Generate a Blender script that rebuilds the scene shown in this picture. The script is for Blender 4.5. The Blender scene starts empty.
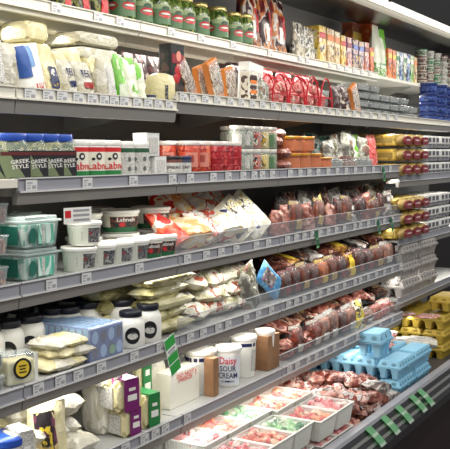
import bpy, bmesh, math, random
from mathutils import Vector, Matrix, noise
S = bpy.context.scene
COL = S.collection
PI = math.pi

# ------------------------------------------------------------------ camera
YAW, PITCH, ROLL, F = 1.0405, 0.0805, -0.0025, 880.2
CAM = Vector((0, 0, 1.6))
fw = Vector((math.sin(YAW)*math.cos(PITCH), math.cos(YAW)*math.cos(PITCH), -math.sin(PITCH)))
_r = Vector((math.cos(YAW), -math.sin(YAW), 0)); _u = _r.cross(fw)
rt = _r*math.cos(ROLL) + _u*math.sin(ROLL); up = -_r*math.sin(ROLL) + _u*math.cos(ROLL)
cd = bpy.data.cameras.new('camera'); cam = bpy.data.objects.new('camera', cd); COL.objects.link(cam)
cd.sensor_fit = 'HORIZONTAL'; cd.sensor_width = 36; cd.lens = F/450*36
cam.matrix_world = Matrix(((rt.x, up.x, -fw.x, 0), (rt.y, up.y, -fw.y, 0), (rt.z, up.z, -fw.z, 1.6), (0, 0, 0, 1)))
S.camera = cam
def X_at(px, Y, Z):
    """world X of the point at depth Y, height Z seen in pixel column px"""
    k = (px-225)/F; a = rt-k*fw; return -(a.y*Y+a.z*(Z-1.6))/a.x
def Z_at(py, X, Y):
    k = (224.5-py)/F; a = up-k*fw; return 1.6-(a.x*X+a.y*Y)/a.z

# ------------------------------------------------------------------ world, lights, exposure
W = bpy.data.worlds.new('world'); S.world = W; W.use_nodes = True
W.node_tree.nodes['Background'].inputs[0].default_value = (.95, .97, 1, 1)
W.node_tree.nodes['Background'].inputs[1].default_value = .30
S.view_settings.view_transform = 'Standard'; S.view_settings.look = 'None'
S.view_settings.gamma = 1; S.view_settings.use_curve_mapping = False
S.view_settings.exposure = -0.35
def area(name, loc, rot, sx, sy, e, c=(1, 1, 1)):
    l = bpy.data.lights.new(name, 'AREA'); l.shape = 'RECTANGLE'; l.size = sx; l.size_y = sy; l.energy = e; l.color = c
    o = bpy.data.objects.new(name, l); COL.objects.link(o); o.location = loc; o.rotation_euler = rot; return o
# shop ceiling lights over the aisle
for i, (yy, e) in enumerate(((.2, 75), (-1.6, 60))):
    area('aisle_ceiling_light', (3.5, yy, 3.3), (math.radians(28), 0, 0), 9, .35, e*1.5, (1, .98, .95))

# row geometry: z of the price rail top, depth of the front edge
RZ = dict(A=2.141, L=1.812, B=1.849, C=1.524, D=1.191, E=.858, F=.524, G=.211)
RY = dict(A=2.148, L=1.97, B=1.97, C=1.97, D=1.97, E=1.965, F=1.957, G=1.62)
X0, SEC, BACK = 2.07, .915, 2.56
def JX(k): return X0+SEC*k
for a_, b_ in (('c', 1.454), ('d', 1.02), ('e', .614)): RZ[a_] = b_; RY[a_] = 1.99
BK = {('C', 4): 'c', ('D', 4): 'd', ('E', 4): 'e'}
for r, e in (('A', 16), ('B', 16), ('C', 15), ('D', 15), ('E', 16), ('F', 17)):
    area('shelf_led_light', (4.2, RY[r]+.075, RZ[r]-.105), (math.radians(-16), 0, 0), 6.4, .03, e, (1, .97, .90))
area('canopy_tube_light', (4.4, 1.72, 2.385), (math.radians(42), 0, 0), 6.5, .04, 26, (1, .97, .92))

# ------------------------------------------------------------------ materials
MC = {}
def lin(c): return tuple((x/255/12.92 if x/255 <= .04045 else ((x/255+.055)/1.055)**2.4) for x in c)
def mat(name, c, rough=.45, metal=0, alpha=1, emis=0, trans=0, coat=0, bump=0, bscale=60):
    if name in MC: return MC[name]
    m = bpy.data.materials.new(name); m.use_nodes = True; nt = m.node_tree; b = nt.nodes['Principled BSDF']
    b.inputs['Base Color'].default_value = (*lin(c), 1); b.inputs['Roughness'].default_value = rough
    b.inputs['Metallic'].default_value = metal; b.inputs['Alpha'].default_value = alpha
    b.inputs['Transmission Weight'].default_value = trans; b.inputs['Coat Weight'].default_value = coat
    if emis: b.inputs['Emission Color'].default_value = (*lin(c), 1); b.inputs['Emission Strength'].default_value = emis
    if bump: _bump(nt, b, bump, bscale)
    MC[name] = m; return m
def _bump(nt, b, s, sc, vec=None):
    n = nt.nodes.new('ShaderNodeTexNoise'); n.inputs['Scale'].default_value = sc; n.inputs['Detail'].default_value = 3
    n.inputs['Distortion'].default_value = 1.2
    if vec is None:
        t = nt.nodes.new('ShaderNodeTexCoord'); vec = t.outputs['Object']
    nt.links.new(vec, n.inputs['Vector'])
    bp = nt.nodes.new('ShaderNodeBump'); bp.inputs['Strength'].default_value = s; bp.inputs['Distance'].default_value = .01
    nt.links.new(n.outputs['Fac'], bp.inputs['Height']); nt.links.new(bp.outputs['Normal'], b.inputs['Normal'])
def pm(name, cols, scale=18, rough=.28, bump=.5, stretch=(1, 1, 1), bscale=45, kind='noise', alpha=1):
    """printed / mottled material: hard patches of the given colours, different on every object"""
    if name in MC: return MC[name]
    m = bpy.data.materials.new(name); m.use_nodes = True; nt = m.node_tree; b = nt.nodes['Principled BSDF']
    t = nt.nodes.new('ShaderNodeTexCoord'); oi = nt.nodes.new('ShaderNodeObjectInfo')
    mp = nt.nodes.new('ShaderNodeMapping'); mp.inputs['Scale'].default_value = stretch
    mu = nt.nodes.new('ShaderNodeMath'); mu.operation = 'MULTIPLY'; mu.inputs[1].default_value = 17
    ad = nt.nodes.new('ShaderNodeVectorMath'); ad.operation = 'ADD'
    nt.links.new(oi.outputs['Random'], mu.inputs[0]); nt.links.new(t.outputs['Object'], mp.inputs['Vector'])
    nt.links.new(mp.outputs[0], ad.inputs[0]); nt.links.new(mu.outputs[0], ad.inputs[1])
    if kind == 'noise':
        n = nt.nodes.new('ShaderNodeTexNoise'); n.inputs['Scale'].default_value = scale; n.inputs['Detail'].default_value = 2; src = n.outputs['Fac']; lo, hi = .34, .66
    else:
        n = nt.nodes.new('ShaderNodeTexVoronoi'); n.inputs['Scale'].default_value = scale; sp = nt.nodes.new('ShaderNodeSeparateColor')
        nt.links.new(n.outputs['Color'], sp.inputs[0]); src = sp.outputs[0]; lo, hi = 0, 1
    nt.links.new(ad.outputs[0], n.inputs['Vector'])
    cr = nt.nodes.new('ShaderNodeValToRGB'); cr.color_ramp.interpolation = 'CONSTANT' if kind != 'soft' else 'LINEAR'
    el = cr.color_ramp.elements; N = len(cols)
    while len(el) < N: el.new(.5)
    for i, c in enumerate(cols): el[i].position = lo+(hi-lo)*i/N if i else 0; el[i].color = (*lin(c), 1)
    nt.links.new(src, cr.inputs[0]); nt.links.new(cr.outputs[0], b.inputs['Base Color'])
    b.inputs['Roughness'].default_value = rough; b.inputs['Alpha'].default_value = alpha
    if bump: _bump(nt, b, bump, bscale, ad.outputs[0])
    MC[name] = m; return m

WHITE = mat('white_plastic', (232, 230, 222), .4)
CREAMW = mat('off_white', (222, 218, 200), .5)
BLACK = mat('black_plastic', (22, 22, 26), .4)
NAVY = mat('navy', (28, 36, 78), .4)
RED = mat('red', (196, 36, 40), .4)
DRED = mat('dark_red', (130, 22, 34), .4)
GREEN = mat('green', (38, 122, 62), .4)
LGREEN = mat('light_green', (120, 190, 90), .4)
YEL = mat('yellow', (226, 196, 60), .4)
BLUE = mat('blue', (40, 78, 170), .35)
PURP = mat('purple', (118, 36, 104), .4)
PINK = mat('pink', (214, 84, 150), .4)
ORNG = mat('orange', (222, 120, 44), .4)
GOLD = mat('gold_lid', (196, 178, 110), .3, .6)
CARD = mat('cardboard', (150, 112, 78), .8, bump=.15)
FILM = mat('clear_film', (235, 238, 240), .12, alpha=.12, coat=.3, bump=.5, bscale=50)
CLEAR = mat('clear_plastic', (225, 235, 235), .1, alpha=.24, coat=.4)
RISER = mat('riser_acrylic', (150, 155, 160), .1, alpha=.22)
GLASS = mat('jar_glass', (220, 230, 220), .06, alpha=.22, coat=.6)
PRINT = pm('fine_print', [(222, 220, 210), (84, 84, 88), (228, 226, 216), (222, 220, 212), (110, 108, 110), (226, 222, 214)], 120, .4, 0, (1, 1, 2.6))
RAILM = mat('rail_grey', (150, 150, 156), .35)
RAILW = mat('rail_light', (205, 204, 200), .35)
FASC = mat('fascia_grey', (152, 148, 142), .4, .3)
SHELFM = mat('shelf_steel', (172, 172, 168), .45, .2)
TAGM = mat('price_tag_white', (206, 206, 204), .5)
TAGK = mat('price_tag_ink', (150, 150, 152), .5)

# ------------------------------------------------------------------ mesh helpers
def obj(name, bm, m, parent=None, smooth=True, bevel=0):
    me = bpy.data.meshes.new(name); bm.normal_update(); bm.to_mesh(me); bm.free()
    for x in (m if isinstance(m, (list, tuple)) else [m]): me.materials.append(x)
    if smooth:
        for p in me.polygons: p.use_smooth = True
        me.set_sharp_from_angle(angle=math.radians(38))
    o = bpy.data.objects.new(name, me); COL.objects.link(o); o.parent = parent
    if bevel:
        md = o.modifiers.new('bevel', 'BEVEL'); md.width = bevel; md.segments = 2; md.limit_method = 'ANGLE'
    return o
def box(bm, x0, x1, y0, y1, z0, z1, mi=0, tx=1, ty=1):
    cx, cy = (x0+x1)/2, (y0+y1)/2; vs = []
    for z, a, b in ((z0, tx, ty), (z1, 1, 1)):
        for x, y in ((x0, y0), (x1, y0), (x1, y1), (x0, y1)):
            vs.append(bm.verts.new((cx+(x-cx)*a, cy+(y-cy)*b, z)))
    for f in ((3, 2, 1, 0), (4, 5, 6, 7), (0, 1, 5, 4), (1, 2, 6, 5), (2, 3, 7, 6), (3, 0, 4, 7)):
        bm.faces.new([vs[i] for i in f]).material_index = mi
    return vs
def bx(*a, **k):
    bm = bmesh.new(); box(bm, *a, **k); return bm
def lathe(prof, n=22, bm=None, cx=0, cy=0, power=2, a=1, b=1, cap=True):
    """prof: list (r, z, mat index). power>2 gives a rounded square section"""
    bm = bm or bmesh.new(); rings = []
    for r, z, mi in prof:
        ring = []
        for i in range(n):
            t = 2*PI*i/n; c, s = math.cos(t), math.sin(t)
            k = (abs(c)**power+abs(s)**power)**(-1/power)
            ring.append(bm.verts.new((cx+r*a*c*k, cy+r*b*s*k, z)))
        rings.append(ring)
    for j in range(len(rings)-1):
        for i in range(n):
            f = bm.faces.new((rings[j][i], rings[j][(i+1) % n], rings[j+1][(i+1) % n], rings[j+1][i])); f.material_index = prof[j][2]
    if cap:
        bm.faces.new(rings[0][::-1]).material_index = prof[0][2]; bm.faces.new(rings[-1]).material_index = prof[-1][2]
    return bm
def arc(bm, r, z0, z1, a0, a1, mi=0, n=14, r1=None, th=.0012):
    """curved label on a jar: a0..a1 degrees about the front, + = right"""
    r1 = r1 or r; rows = []
    for rr, z in ((r, z0), (r1, z1)):
        rows.append([bm.verts.new((rr*math.sin(math.radians(a0+(a1-a0)*i/n)), -rr*math.cos(math.radians(a0+(a1-a0)*i/n)), z)) for i in range(n+1)])
    for i in range(n): bm.faces.new((rows[0][i], rows[0][i+1], rows[1][i+1], rows[1][i])).material_index = mi
    return bm
def blob(bm, x, y, z, rx, ry, rz, seed, amp=.2, sub=2, mi=0, rot=0):
    r = bmesh.ops.create_icosphere(bm, subdivisions=sub, radius=1)
    c, s = math.cos(rot), math.sin(rot)
    for v in r['verts']:
        k = 1+amp*noise.noise(v.co*1.7+Vector((seed*3.1, seed, 0)))
        a, b_, d = v.co.x*k*rx, v.co.y*k*ry, v.co.z*k*rz
        v.co = Vector((x+a*c-b_*s, y+a*s+b_*c, z+d))
    if mi:
        for v in r['verts']:
            for f in v.link_faces: f.material_index = mi
TC = {}
def text_mesh(s, size):
    k = (s, size)
    if k not in TC:
        cu = bpy.data.curves.new('t', 'FONT'); cu.body = s; cu.size = size; cu.align_x = 'CENTER'; cu.align_y = 'CENTER'; cu.extrude = .0001; cu.resolution_u = 2; cu.offset = size*.012
        o = bpy.data.objects.new('t', cu); COL.objects.link(o); bpy.context.view_layer.update()
        TC[k] = bpy.data.meshes.new_from_object(o.evaluated_get(bpy.context.evaluated_depsgraph_get())); bpy.data.objects.remove(o)
    return TC[k]
def text(s, size, m, parent, z=0, y=0, x=0, fn=None, name='lettering', rz=0, tilt=0):
    """letters facing -Y at (x, y, z); fn(x, z)->(x, y, z) wraps them onto a surface"""
    me = text_mesh(s, size).copy(); c, sn = math.cos(tilt), math.sin(tilt)
    for v in me.vertices:
        a, b_, d = v.co.x, v.co.y, v.co.z
        a, b_ = a*c-b_*sn, a*sn+b_*c
        if fn:
            q = fn(x+a, z+b_); v.co = (q[0], q[1]-d, q[2])
        else:
            v.co = (x+a, y-d, z+b_)
    me.materials.clear(); me.materials.append(m)
    o = bpy.data.objects.new(name, me); COL.objects.link(o); o.parent = parent
    if rz: o.rotation_euler.z = rz
    return o
def wrap(r): return lambda x, z: (r*math.sin(x/r), -r*math.cos(x/r), z)
def pil_fn(w, h, t, seed, gus=False, wr=.003):
    def fn(u, v, side=-1, off=0):
        x = (u-.5)*w; z = v*h
        e = max(0, 1-abs(2*u-1)**3.2)**.6
        if gus: g = max(0, 1-max(0, v-.12)**1.7*1.15)**.8 * (1 if v < .9 else max(.04, (1-v)/.1))
        else: g = max(0, 1-abs(2*v-1)**4)**.55
        if v < .03 and not gus: g = 0
        if v > .95: g = 0.02
        nz = noise.noise(Vector((x*28+seed*7, z*28, side*3+seed)))*wr*2*e + noise.noise(Vector((x*70+seed, z*70, side)))*wr*e
        pinch = 1-.05*math.sin(v*PI)*(0 if gus else 1)
        return Vector((x*pinch+noise.noise(Vector((z*20, seed, 1)))*wr, side*(t/2*e*g+.0015+off)+nz*(1 if g > .05 else .3), z))
    return fn
def pillow(w, h, t, seed=1, gus=False, nx=14, nz=18, wr=.003, bm=None):
    bm = bm or bmesh.new(); fn = pil_fn(w, h, t, seed, gus, wr); g = {}
    for s in (-1, 1):
        for i in range(nx+1):
            for j in range(nz+1):
                if s == 1 and (i in (0, nx) or j in (nz,) or (j == 0 and not gus)): g[s, i, j] = g[-1, i, j]; continue
                g[s, i, j] = bm.verts.new(fn(i/nx, j/nz, s))
        for i in range(nx):
            for j in range(nz):
                q = [g[s, i, j], g[s, i+1, j], g[s, i+1, j+1], g[s, i, j+1]]
                if s == 1: q.reverse()
                if len(set(q)) > 2:
                    try: bm.faces.new(q)
                    except ValueError: pass
    if gus:
        for i in range(nx):
            q = []
            for v in (g[-1, i+1, 0], g[-1, i, 0], g[1, i, 0], g[1, i+1, 0]):
                if v not in q: q.append(v)
            if len(q) > 2: bm.faces.new(q)
    return bm
def panel(fn, u0, u1, v0, v1, side=-1, off=.0022, nx=8, nz=8):
    bm = bmesh.new(); g = [[bm.verts.new(fn(u0+(u1-u0)*i/nx, v0+(v1-v0)*j/nz, side, off)) for j in range(nz+1)] for i in range(nx+1)]
    for i in range(nx):
        for j in range(nz): bm.faces.new((g[i][j], g[i+1][j], g[i+1][j+1], g[i][j+1]))
    return bm
def oval(cx, cz, rx, rz_, y, fn=None, n=20):
    bm = bmesh.new(); vs = []
    for i in range(n):
        x, z = cx+rx*math.cos(2*PI*i/n), cz+rz_*math.sin(2*PI*i/n)
        vs.append(bm.verts.new(fn(x, z) if fn else (x, y, z)))
    c = bm.verts.new(fn(cx, cz) if fn else (cx, y, cz))
    for i in range(n): bm.faces.new((c, vs[i], vs[(i+1) % n]))
    return bm

# ------------------------------------------------------------------ things
LABELS = {}
def empty(name):
    o = bpy.data.objects.new(name, None); o.empty_display_size = .03; COL.objects.link(o); return o
def tagit(o, label, cat, group=None):
    n = len(label.split())
    if not 4 <= n <= 16: print('LABEL LEN', n, label)
    if label in LABELS and (not group or LABELS[label] != group): print('DUP LABEL', label)
    LABELS[label] = group
    o['label'] = label; o['category'] = cat
    if group: o['group'] = group
def ctree(o, parent=None):
    c = o.copy(); COL.objects.link(c); c.parent = parent
    for ch in KIDS.get(o.name, ()): ctree(ch, c)
    return c
KIDS = {}; PROTO = {}
BUILD = {}
def builder(f): BUILD[f.__name__] = f; return f
def spawn(kind, *a):
    """first use returns the built thing itself, later uses copies of it and its parts"""
    k = (kind, a)
    if k not in PROTO:
        before = set(o.name for o in bpy.data.objects)
        root, dims = BUILD[kind](*a)
        for o in bpy.data.objects:
            if o.name not in before and o.parent: KIDS.setdefault(o.parent.name, []).append(o)
        PROTO[k] = (root, dims); return root, dims
    r, dims = PROTO[k]; return ctree(r), dims
SURF = {r: RZ[r]-.012 for r in RZ}; SURF['G'] = .135
FY = {r: RY[r]+.03 for r in RY}
def put(kind, args, row, x0, x1, yt, label, cat, group=None, dy=0, d=None, dz=0, rz=0, rx=0, ry=0, w=None, h=None):
    """x0,x1: picture columns of the front left / right corner on the item's own front plane, yt: row of its top"""
    root, (pw, pd, ph) = spawn(kind, *args)
    Y = FY[row]+dy; Z = SURF[row]+dz
    xl = X_at(x0, Y, Z); xr = X_at(x1, Y, Z) if w is None else xl+w
    ww = (xr-xl)*.97; d = d or pd
    hh = (h or (Z_at(yt, xl, Y)-Z))
    root.location = ((xl+xr)/2, Y+d/2, Z); root.scale = (ww/pw, d/pd, hh/ph); root.rotation_euler = (rx, ry, rz)
    tagit(root, label, cat, group); return root
def putr(kind, args, row, xc, label, cat, group=None, dia=None, h=None, dy=0, dz=0, rz=-.6, yt=None, d=None):
    """round things: picture column of the centre"""
    root, (pw, pd, ph) = spawn(kind, *args); dia = dia or pw
    dd = d or dia*pd/pw
    Y = FY[row]+dy+dd/2; Z = SURF[row]+dz; X = X_at(xc, Y, Z)
    hh = (Z_at(yt, X, Y)-Z) if yt is not None else (h or ph)
    root.location = (X, Y, Z); root.scale = (dia/pw, dd/pd, hh/ph); root.rotation_euler = (0, 0, rz)
    tagit(root, label, cat, group); return root
def lay(kind, args, X, Y, Z, s, rot, label, cat, group=None):
    root, _ = spawn(kind, *args); root.location = (X, Y, Z); root.scale = s if hasattr(s, '__len__') else (s, s, s); root.rotation_euler = rot
    tagit(root, label, cat, group); return root
ORD = ['leftmost', 'second from left', 'third from left', 'fourth from left', 'fifth from left', 'sixth from left', 'seventh from left', 'eighth from left', 'ninth from left', 'tenth from left', 'eleventh from left', 'twelfth from left', 'thirteenth from left', 'fourteenth from left', 'fifteenth from left', 'sixteenth from left']
def od(i, n): return 'rightmost' if (i == n-1 and n > 1) else ORD[i]

# ---- builders: each returns (root, (width, depth, height)), standing on z=0, centred, front towards -Y
@builder
def labneh_jar():
    t = empty('labneh_jar'); r = .046
    obj('jar_body', lathe([(r*.92, 0, 0), (r, .005, 0), (r, .106, 0), (r*.96, .112, 0), (r*.96, .114, 0)]), WHITE, t)
    bm = bmesh.new(); arc(bm, r+.001, .004, .026, -175, 175, 1, 30); arc(bm, r+.001, .026, .09, -175, 175, 0, 30); arc(bm, r+.001, .09, .106, -175, 175, 2, 30)
    lb = obj('label', bm, [CREAMW, GREEN, RED], t)
    obj('lid', lathe([(r*1.0, .112, 0), (r*1.02, .114, 0), (r*1.02, .128, 0), (r*.98, .131, 0)]), WHITE, t)
    text('Labneh', .036, mat('letter_red', (206, 30, 46), .5), lb, z=.042, x=.026, fn=wrap(r+.002))
    for a in (-.03, .016):
        obj('emblem', oval(a, .075, .011, .012, 0, wrap(r+.002)), mat('emblem_ink', (50, 46, 48)), lb)
        obj('emblem', oval(a, .075, .005, .005, 0, wrap(r+.003)), WHITE, lb)
    obj('emblem', oval(-.004, .066, .006, .005, 0, wrap(r+.002)), BLACK, lb)
    return t, (.092, .092, .131)
@builder
def print_jar():
    t = empty('cheese_spread_jar'); r = .046
    obj('jar_body', lathe([(r*.92, 0, 0), (r, .005, 0), (r, .112, 0), (r*.96, .114, 0)]), WHITE, t)
    bm = bmesh.new(); arc(bm, r+.001, .004, .09, -175, 175, 0, 30); arc(bm, r+.001, .09, .106, -175, 175, 1, 30)
    obj('label', bm, [PRINT, mat('dark_green', (40, 84, 56))], t)
    for a in (-1.2, -.4, .4, 1.2):
        for z in (.03, .065): obj('emblem', oval(a*r, z, .007, .009, 0, wrap(r+.002)), mat('grey_print', (95, 100, 96)), t)
    obj('lid', lathe([(r, .112, 0), (r*1.02, .114, 0), (r*1.02, .128, 0), (r*.98, .131, 0)]), WHITE, t)
    return t, (.092, .092, .131)
@builder
def olive_jar():
    t = empty('olive_jar'); r = .05
    c = pm('olive_brine', [(96, 104, 50), (150, 146, 84), (70, 84, 40), (178, 172, 120)], 60, .25, .3, kind='v')
    obj('jar_contents', lathe([(r*.9, .004, 0), (r*.93, .02, 0), (r*.93, .11, 0), (r*.7, .118, 0)], power=4), c, t)
    obj('jar_glass', lathe([(r*.92, 0, 0), (r, .006, 0), (r, .105, 0), (r*.8, .122, 0), (r*.8, .126, 0)], power=4), GLASS, t)
    b = bmesh.new(); y = -r-.0015
    for q, mi in (([(-.044, .012), (.044, .012), (.044, .09), (-.044, .09)], 0), ([(-.044, .09), (-.012, .09), (.03, .012), (-.018, .012)], 1), ([(-.044, .012), (-.02, .012), (-.044, .05)], 1)):
        b.faces.new([b.verts.new((x, y-.0004*mi, z)) for x, z in q]).material_index = mi
    for q in ([(.0, .009), (.0, .1)],): pass
    lb = obj('label', b, [mat('label_black', (34, 34, 38)), mat('label_sage', (120, 132, 96))], t, False)
    text('GREEK', .016, WHITE, lb, z=.058, y=y-.001, x=.018, tilt=.12); text('STYLE', .016, WHITE, lb, z=.043, y=y-.001, x=.018, tilt=.12)
    obj('label_band', bx(-.03, .044, y-.001, y, .076, .086), mat('band_brown', (92, 34, 34)), lb, False)
    obj('lid', lathe([(r*.93, .118, 0), (r*.95, .12, 0), (r*.95, .138, 0), (r*.92, .141, 0)], n=26), BLUE, t)
    return t, (.1, .1, .141)
@builder
def pickle_jar():
    t = empty('pickle_jar'); r = .042
    g = pm('pickle_green', [(70, 92, 38), (112, 130, 60), (52, 74, 34), (150, 158, 90)], 40, .2, .2, (1, 1, .35))
    obj('jar_body', lathe([(r*.9, 0, 0), (r, .006, 0), (r, .115, 0), (r*.93, .132, 0), (r*.78, .142, 0), (r*.78, .146, 0)]), g, t)
    bm = bmesh.new(); arc(bm, r+.001, .028, .104, -140, 140, 0, 26); arc(bm, r+.0014, .086, .104, -140, 140, 1, 26)
    lb = obj('label', bm, [mat('jar_label_green', (84, 118, 78)), mat('jar_label_pale', (150, 166, 116))], t)
    for a in (-.9, .7):
        obj('emblem', oval(a*r, .066, .027, .015, 0, wrap(r+.0022)), RED, lb)
        obj('emblem_stripe', oval(a*r, .068, .019, .004, 0, wrap(r+.003)), WHITE, lb)
        obj('emblem', oval(a*r, .088, .016, .009, 0, wrap(r+.0026)), mat('jar_dark_green', (36, 70, 40)), lb)
    obj('lid', lathe([(r*.82, .143, 0), (r*.84, .145, 0), (r*.84, .158, 0), (r*.8, .161, 0)]), GOLD, t)
    return t, (.084, .084, .161)
@builder
def tub(style):
    nm = dict(labneh='yogurt_tub', navy='cream_tub', sour='sour_cream_tub', plain='plain_tub', feta='cheese_tub')[style]
    t = empty(nm); r = .062; H = .085 if style in ('labneh', 'feta') else .14; rb = r*.84
    obj('tub_body', lathe([(rb*.97, 0, 0), (rb, .003, 0), (r*.97, H-.016, 0), (r*.97, H-.01, 0)], n=30, power=2.5), WHITE, t)
    obj('lid', lathe([(r*1.0, H-.014, 0), (r*1.045, H-.012, 0), (r*1.045, H-.004, 0), (r*1.0, H-.001, 0), (r*.93, H-.001, 0), (r*.92, H-.004, 0)], n=30, power=2.5), WHITE, t)
    def rr(z): return (rb+(r*.97-rb)*z/(H-.016))*1.012
    def arcq(bm, z0, z1, a0, a1, mi):
        n = 18; rows = []
        for z in (z0, z1):
            row = []
            for i in range(n+1):
                a = math.radians(a0+(a1-a0)*i/n); s, c = math.sin(a), math.cos(a); k = (abs(c)**2.5+abs(s)**2.5)**(-1/2.5)*rr(z)*(1+mi*.004)
                row.append(bm.verts.new((k*s, -k*c, z)))
            rows.append(row)
        for i in range(n): bm.faces.new((rows[0][i], rows[0][i+1], rows[1][i+1], rows[1][i])).material_index = mi
    def w(x, z):
        a = x/rr(z); s, c = math.sin(a), math.cos(a); k = (abs(c)**2.5+abs(s)**2.5)**(-1/2.5)*rr(z)*1.02; return (k*s, -k*c, z)
    bm = bmesh.new()
    if style == 'labneh':
        arcq(bm, .004, H-.02, -80, 80, 0); arcq(bm, .012, H-.024, -35, 62, 1); arcq(bm, .004, .022, -80, 80, 2)
        lb = obj('label', bm, [CREAMW, pm('tub_dark_print', [(36, 40, 40), (24, 30, 28), (120, 60, 50), (40, 44, 42)], 50, .4, 0), mat('tub_green', (36, 96, 60))], t)
        text('Labneh', .02, WHITE, lb, z=.05, x=.012, fn=w); obj('emblem', oval(.0, .032, .009, .009, 0, w), RED, lb)
    elif style == 'feta':
        arcq(bm, .006, H-.02, -85, 85, 0); arcq(bm, .012, H-.022, 8, 85, 1)
        lb = obj('label', bm, [mat('tub_pale_label', (206, 208, 196)), pm('tub_grey_print', [(70, 70, 74), (120, 118, 118), (48, 50, 54), (160, 160, 158)], 60, .4, 0)], t)
        b2 = bmesh.new()
        for q in range(4): box(b2, -.05, -.012, 0, .0002, .02+q*.009, .023+q*.009)
        for v in b2.verts: v.co = Vector(w(v.co.x, v.co.z))
        obj('printed_lines', b2, mat('tub_ink', (130, 136, 124)), lb); obj('emblem', oval(.016, .045, .007, .007, 0, w), mat('dull_red', (130, 66, 66)), lb)
    elif style == 'navy':
        arcq(bm, H-.034, H-.022, -179, 179, 0); arcq(bm, .02, H-.045, 25, 70, 1)
        obj('label', bm, [NAVY, PRINT], t)
    elif style == 'sour':
        arcq(bm, .006, H-.03, -80, 80, 0); lb = obj('label', bm, [mat('pale_blue_print', (222, 226, 232))], t)
        text('Daisy', .036, mat('letter_red', (206, 30, 46)), lb, z=.094, fn=w); text('SOUR', .028, NAVY, lb, z=.065, fn=w); text('CREAM', .028, NAVY, lb, z=.04, fn=w); obj('label_stripe', oval(0, .02, .03, .003, 0, w), NAVY, lb)
    else: bm.free()
    return t, (.124, .124, H)
@builder
def milk_jar():
    t = empty('yogurt_jar'); r = .05
    obj('jar_body', lathe([(r*.9, 0, 0), (r, .008, 0), (r, .095, 0), (r*.9, .118, 0), (r*.74, .128, 0), (r*.74, .134, 0)]), WHITE, t)
    obj('lid', lathe([(r*.8, .13, 0), (r*.83, .132, 0), (r*.83, .15, 0), (r*.8, .153, 0)]), mat('lid_navy_black', (20, 22, 34), .35), t)
    w = wrap(r+.0015); lb = obj('label', oval(0, .055, .028, .036, 0, w), BLACK, t); obj('emblem', oval(0, .053, .019, .014, 0, wrap(r+.0025)), PRINT, lb)
    obj('emblem', oval(.002, .066, .008, .004, 0, wrap(r+.0028)), mat('grey_print', (95, 100, 96)), lb)
    return t, (.1, .1, .153)
@builder
def red_jar(deep):
    t = empty('sauce_jar'); r = .043; p = 2 if not deep else 5
    c = pm('red_sauce'+str(deep), [(176, 62, 44), (200, 84, 58), (150, 40, 34), (214, 110, 80)] if not deep else [(150, 24, 32), (176, 34, 40), (128, 16, 26), (196, 70, 70)], 30, .15, .2)
    obj('jar_body', lathe([(r*.93, 0, 0), (r, .006, 0), (r, .112, 0), (r*.9, .122, 0)], power=p), c, t)
    if not deep:
        bm = arc(bmesh.new(), r+.001, .03, .09, -20, 45, 0); arc(bm, r+.0016, .05, .08, -12, 20, 1); obj('label', bm, [mat('label_pink', (206, 130, 112)), mat('label_rust', (160, 70, 60))], t)
    else:
        for z in (.03, .06, .09): obj('moulded_rib', lathe([(r*1.0, z, 0), (r*1.03, z+.004, 0), (r*1.0, z+.008, 0)], power=p, cap=False), c, t)
    obj('lid', lathe([(r*.98, .12, 0), (r*1.01, .122, 0), (r*1.01, .135, 0), (r*.97, .138, 0)], power=p), mat('lid_milky', (226, 214, 206), .3), t)
    return t, (.086, .086, .138)
@builder
def spread_jar(col):
    t = empty('spread_jar'); r = .036
    obj('jar_body', lathe([(r*.9, 0, 0), (r, .005, 0), (r, .06, 0), (r*.93, .068, 0)]), mat('spread_'+col, (96, 40, 34) if col == 'brown' else (40, 44, 70)), t)
    obj('label', arc(bmesh.new(), r+.001, .012, .052, -70, 70, 0), [PRINT], t); text('SPREAD', .017, BLACK, t, z=.032, fn=wrap(r+.002))
    obj('lid', lathe([(r, .066, 0), (r*1.02, .068, 0), (r*1.02, .078, 0), (r*.98, .08, 0)]), BLACK if col == 'brown' else NAVY, t)
    return t, (.072, .072, .08)
@builder
def glass_jar(col):
    t = empty('pepper_jar'); r = .036
    cc = dict(red=[(160, 40, 34), (190, 64, 44), (120, 26, 26)], yellow=[(206, 176, 66), (180, 150, 50), (222, 198, 110)], green=[(82, 104, 52), (60, 84, 40), (120, 136, 76)], grey=[(130, 128, 112), (96, 98, 88), (166, 160, 140)])[col]
    obj('jar_contents', lathe([(r*.88, .003, 0), (r*.92, .006, 0), (r*.92, .072, 0), (r*.8, .078, 0)]), pm('jar_'+col, cc, 60, .3, .4), t)
    obj('jar_glass', lathe([(r*.95, 0, 0), (r, .005, 0), (r, .078, 0), (r*.88, .088, 0)]), GLASS, t)
    obj('label', arc(bmesh.new(), r+.001, .016, .066, -32, 32), PRINT if col == 'grey' else pm('jar_label_'+col, [cc[0], (230, 220, 200), (40, 40, 40), cc[1]], 50, .4, 0), t)
    obj('lid', lathe([(r*.9, .085, 0), (r*.96, .088, 0), (r*.96, .1, 0), (r*.92, .102, 0)]), mat('lid_pearl', (214, 210, 200), .3), t)
    return t, (.072, .072, .102)
@builder
def terracotta_tub(deep):
    t = empty('dip_tub'); r = .05
    obj('tub_body', lathe([(r*.86, 0, 0), (r*.96, .07, 0), (r*.96, .078, 0)], n=28), pm('terracotta', [(178, 104, 70), (160, 88, 58), (196, 124, 86)], 20, .4, .1), t)
    obj('lid', lathe([(r, .074, 0), (r*1.03, .076, 0), (r*1.03, .086, 0), (r*.98, .088, 0)], n=28), mat('lid_amber', (214, 150, 56), .3), t)
    obj('label', arc(bmesh.new(), r*.985, .012, .062, -60, 60, r1=r*1.0), PRINT if deep else mat('label_tan', (186, 110, 74)), t)
    return t, (.103, .103, .088)
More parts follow.
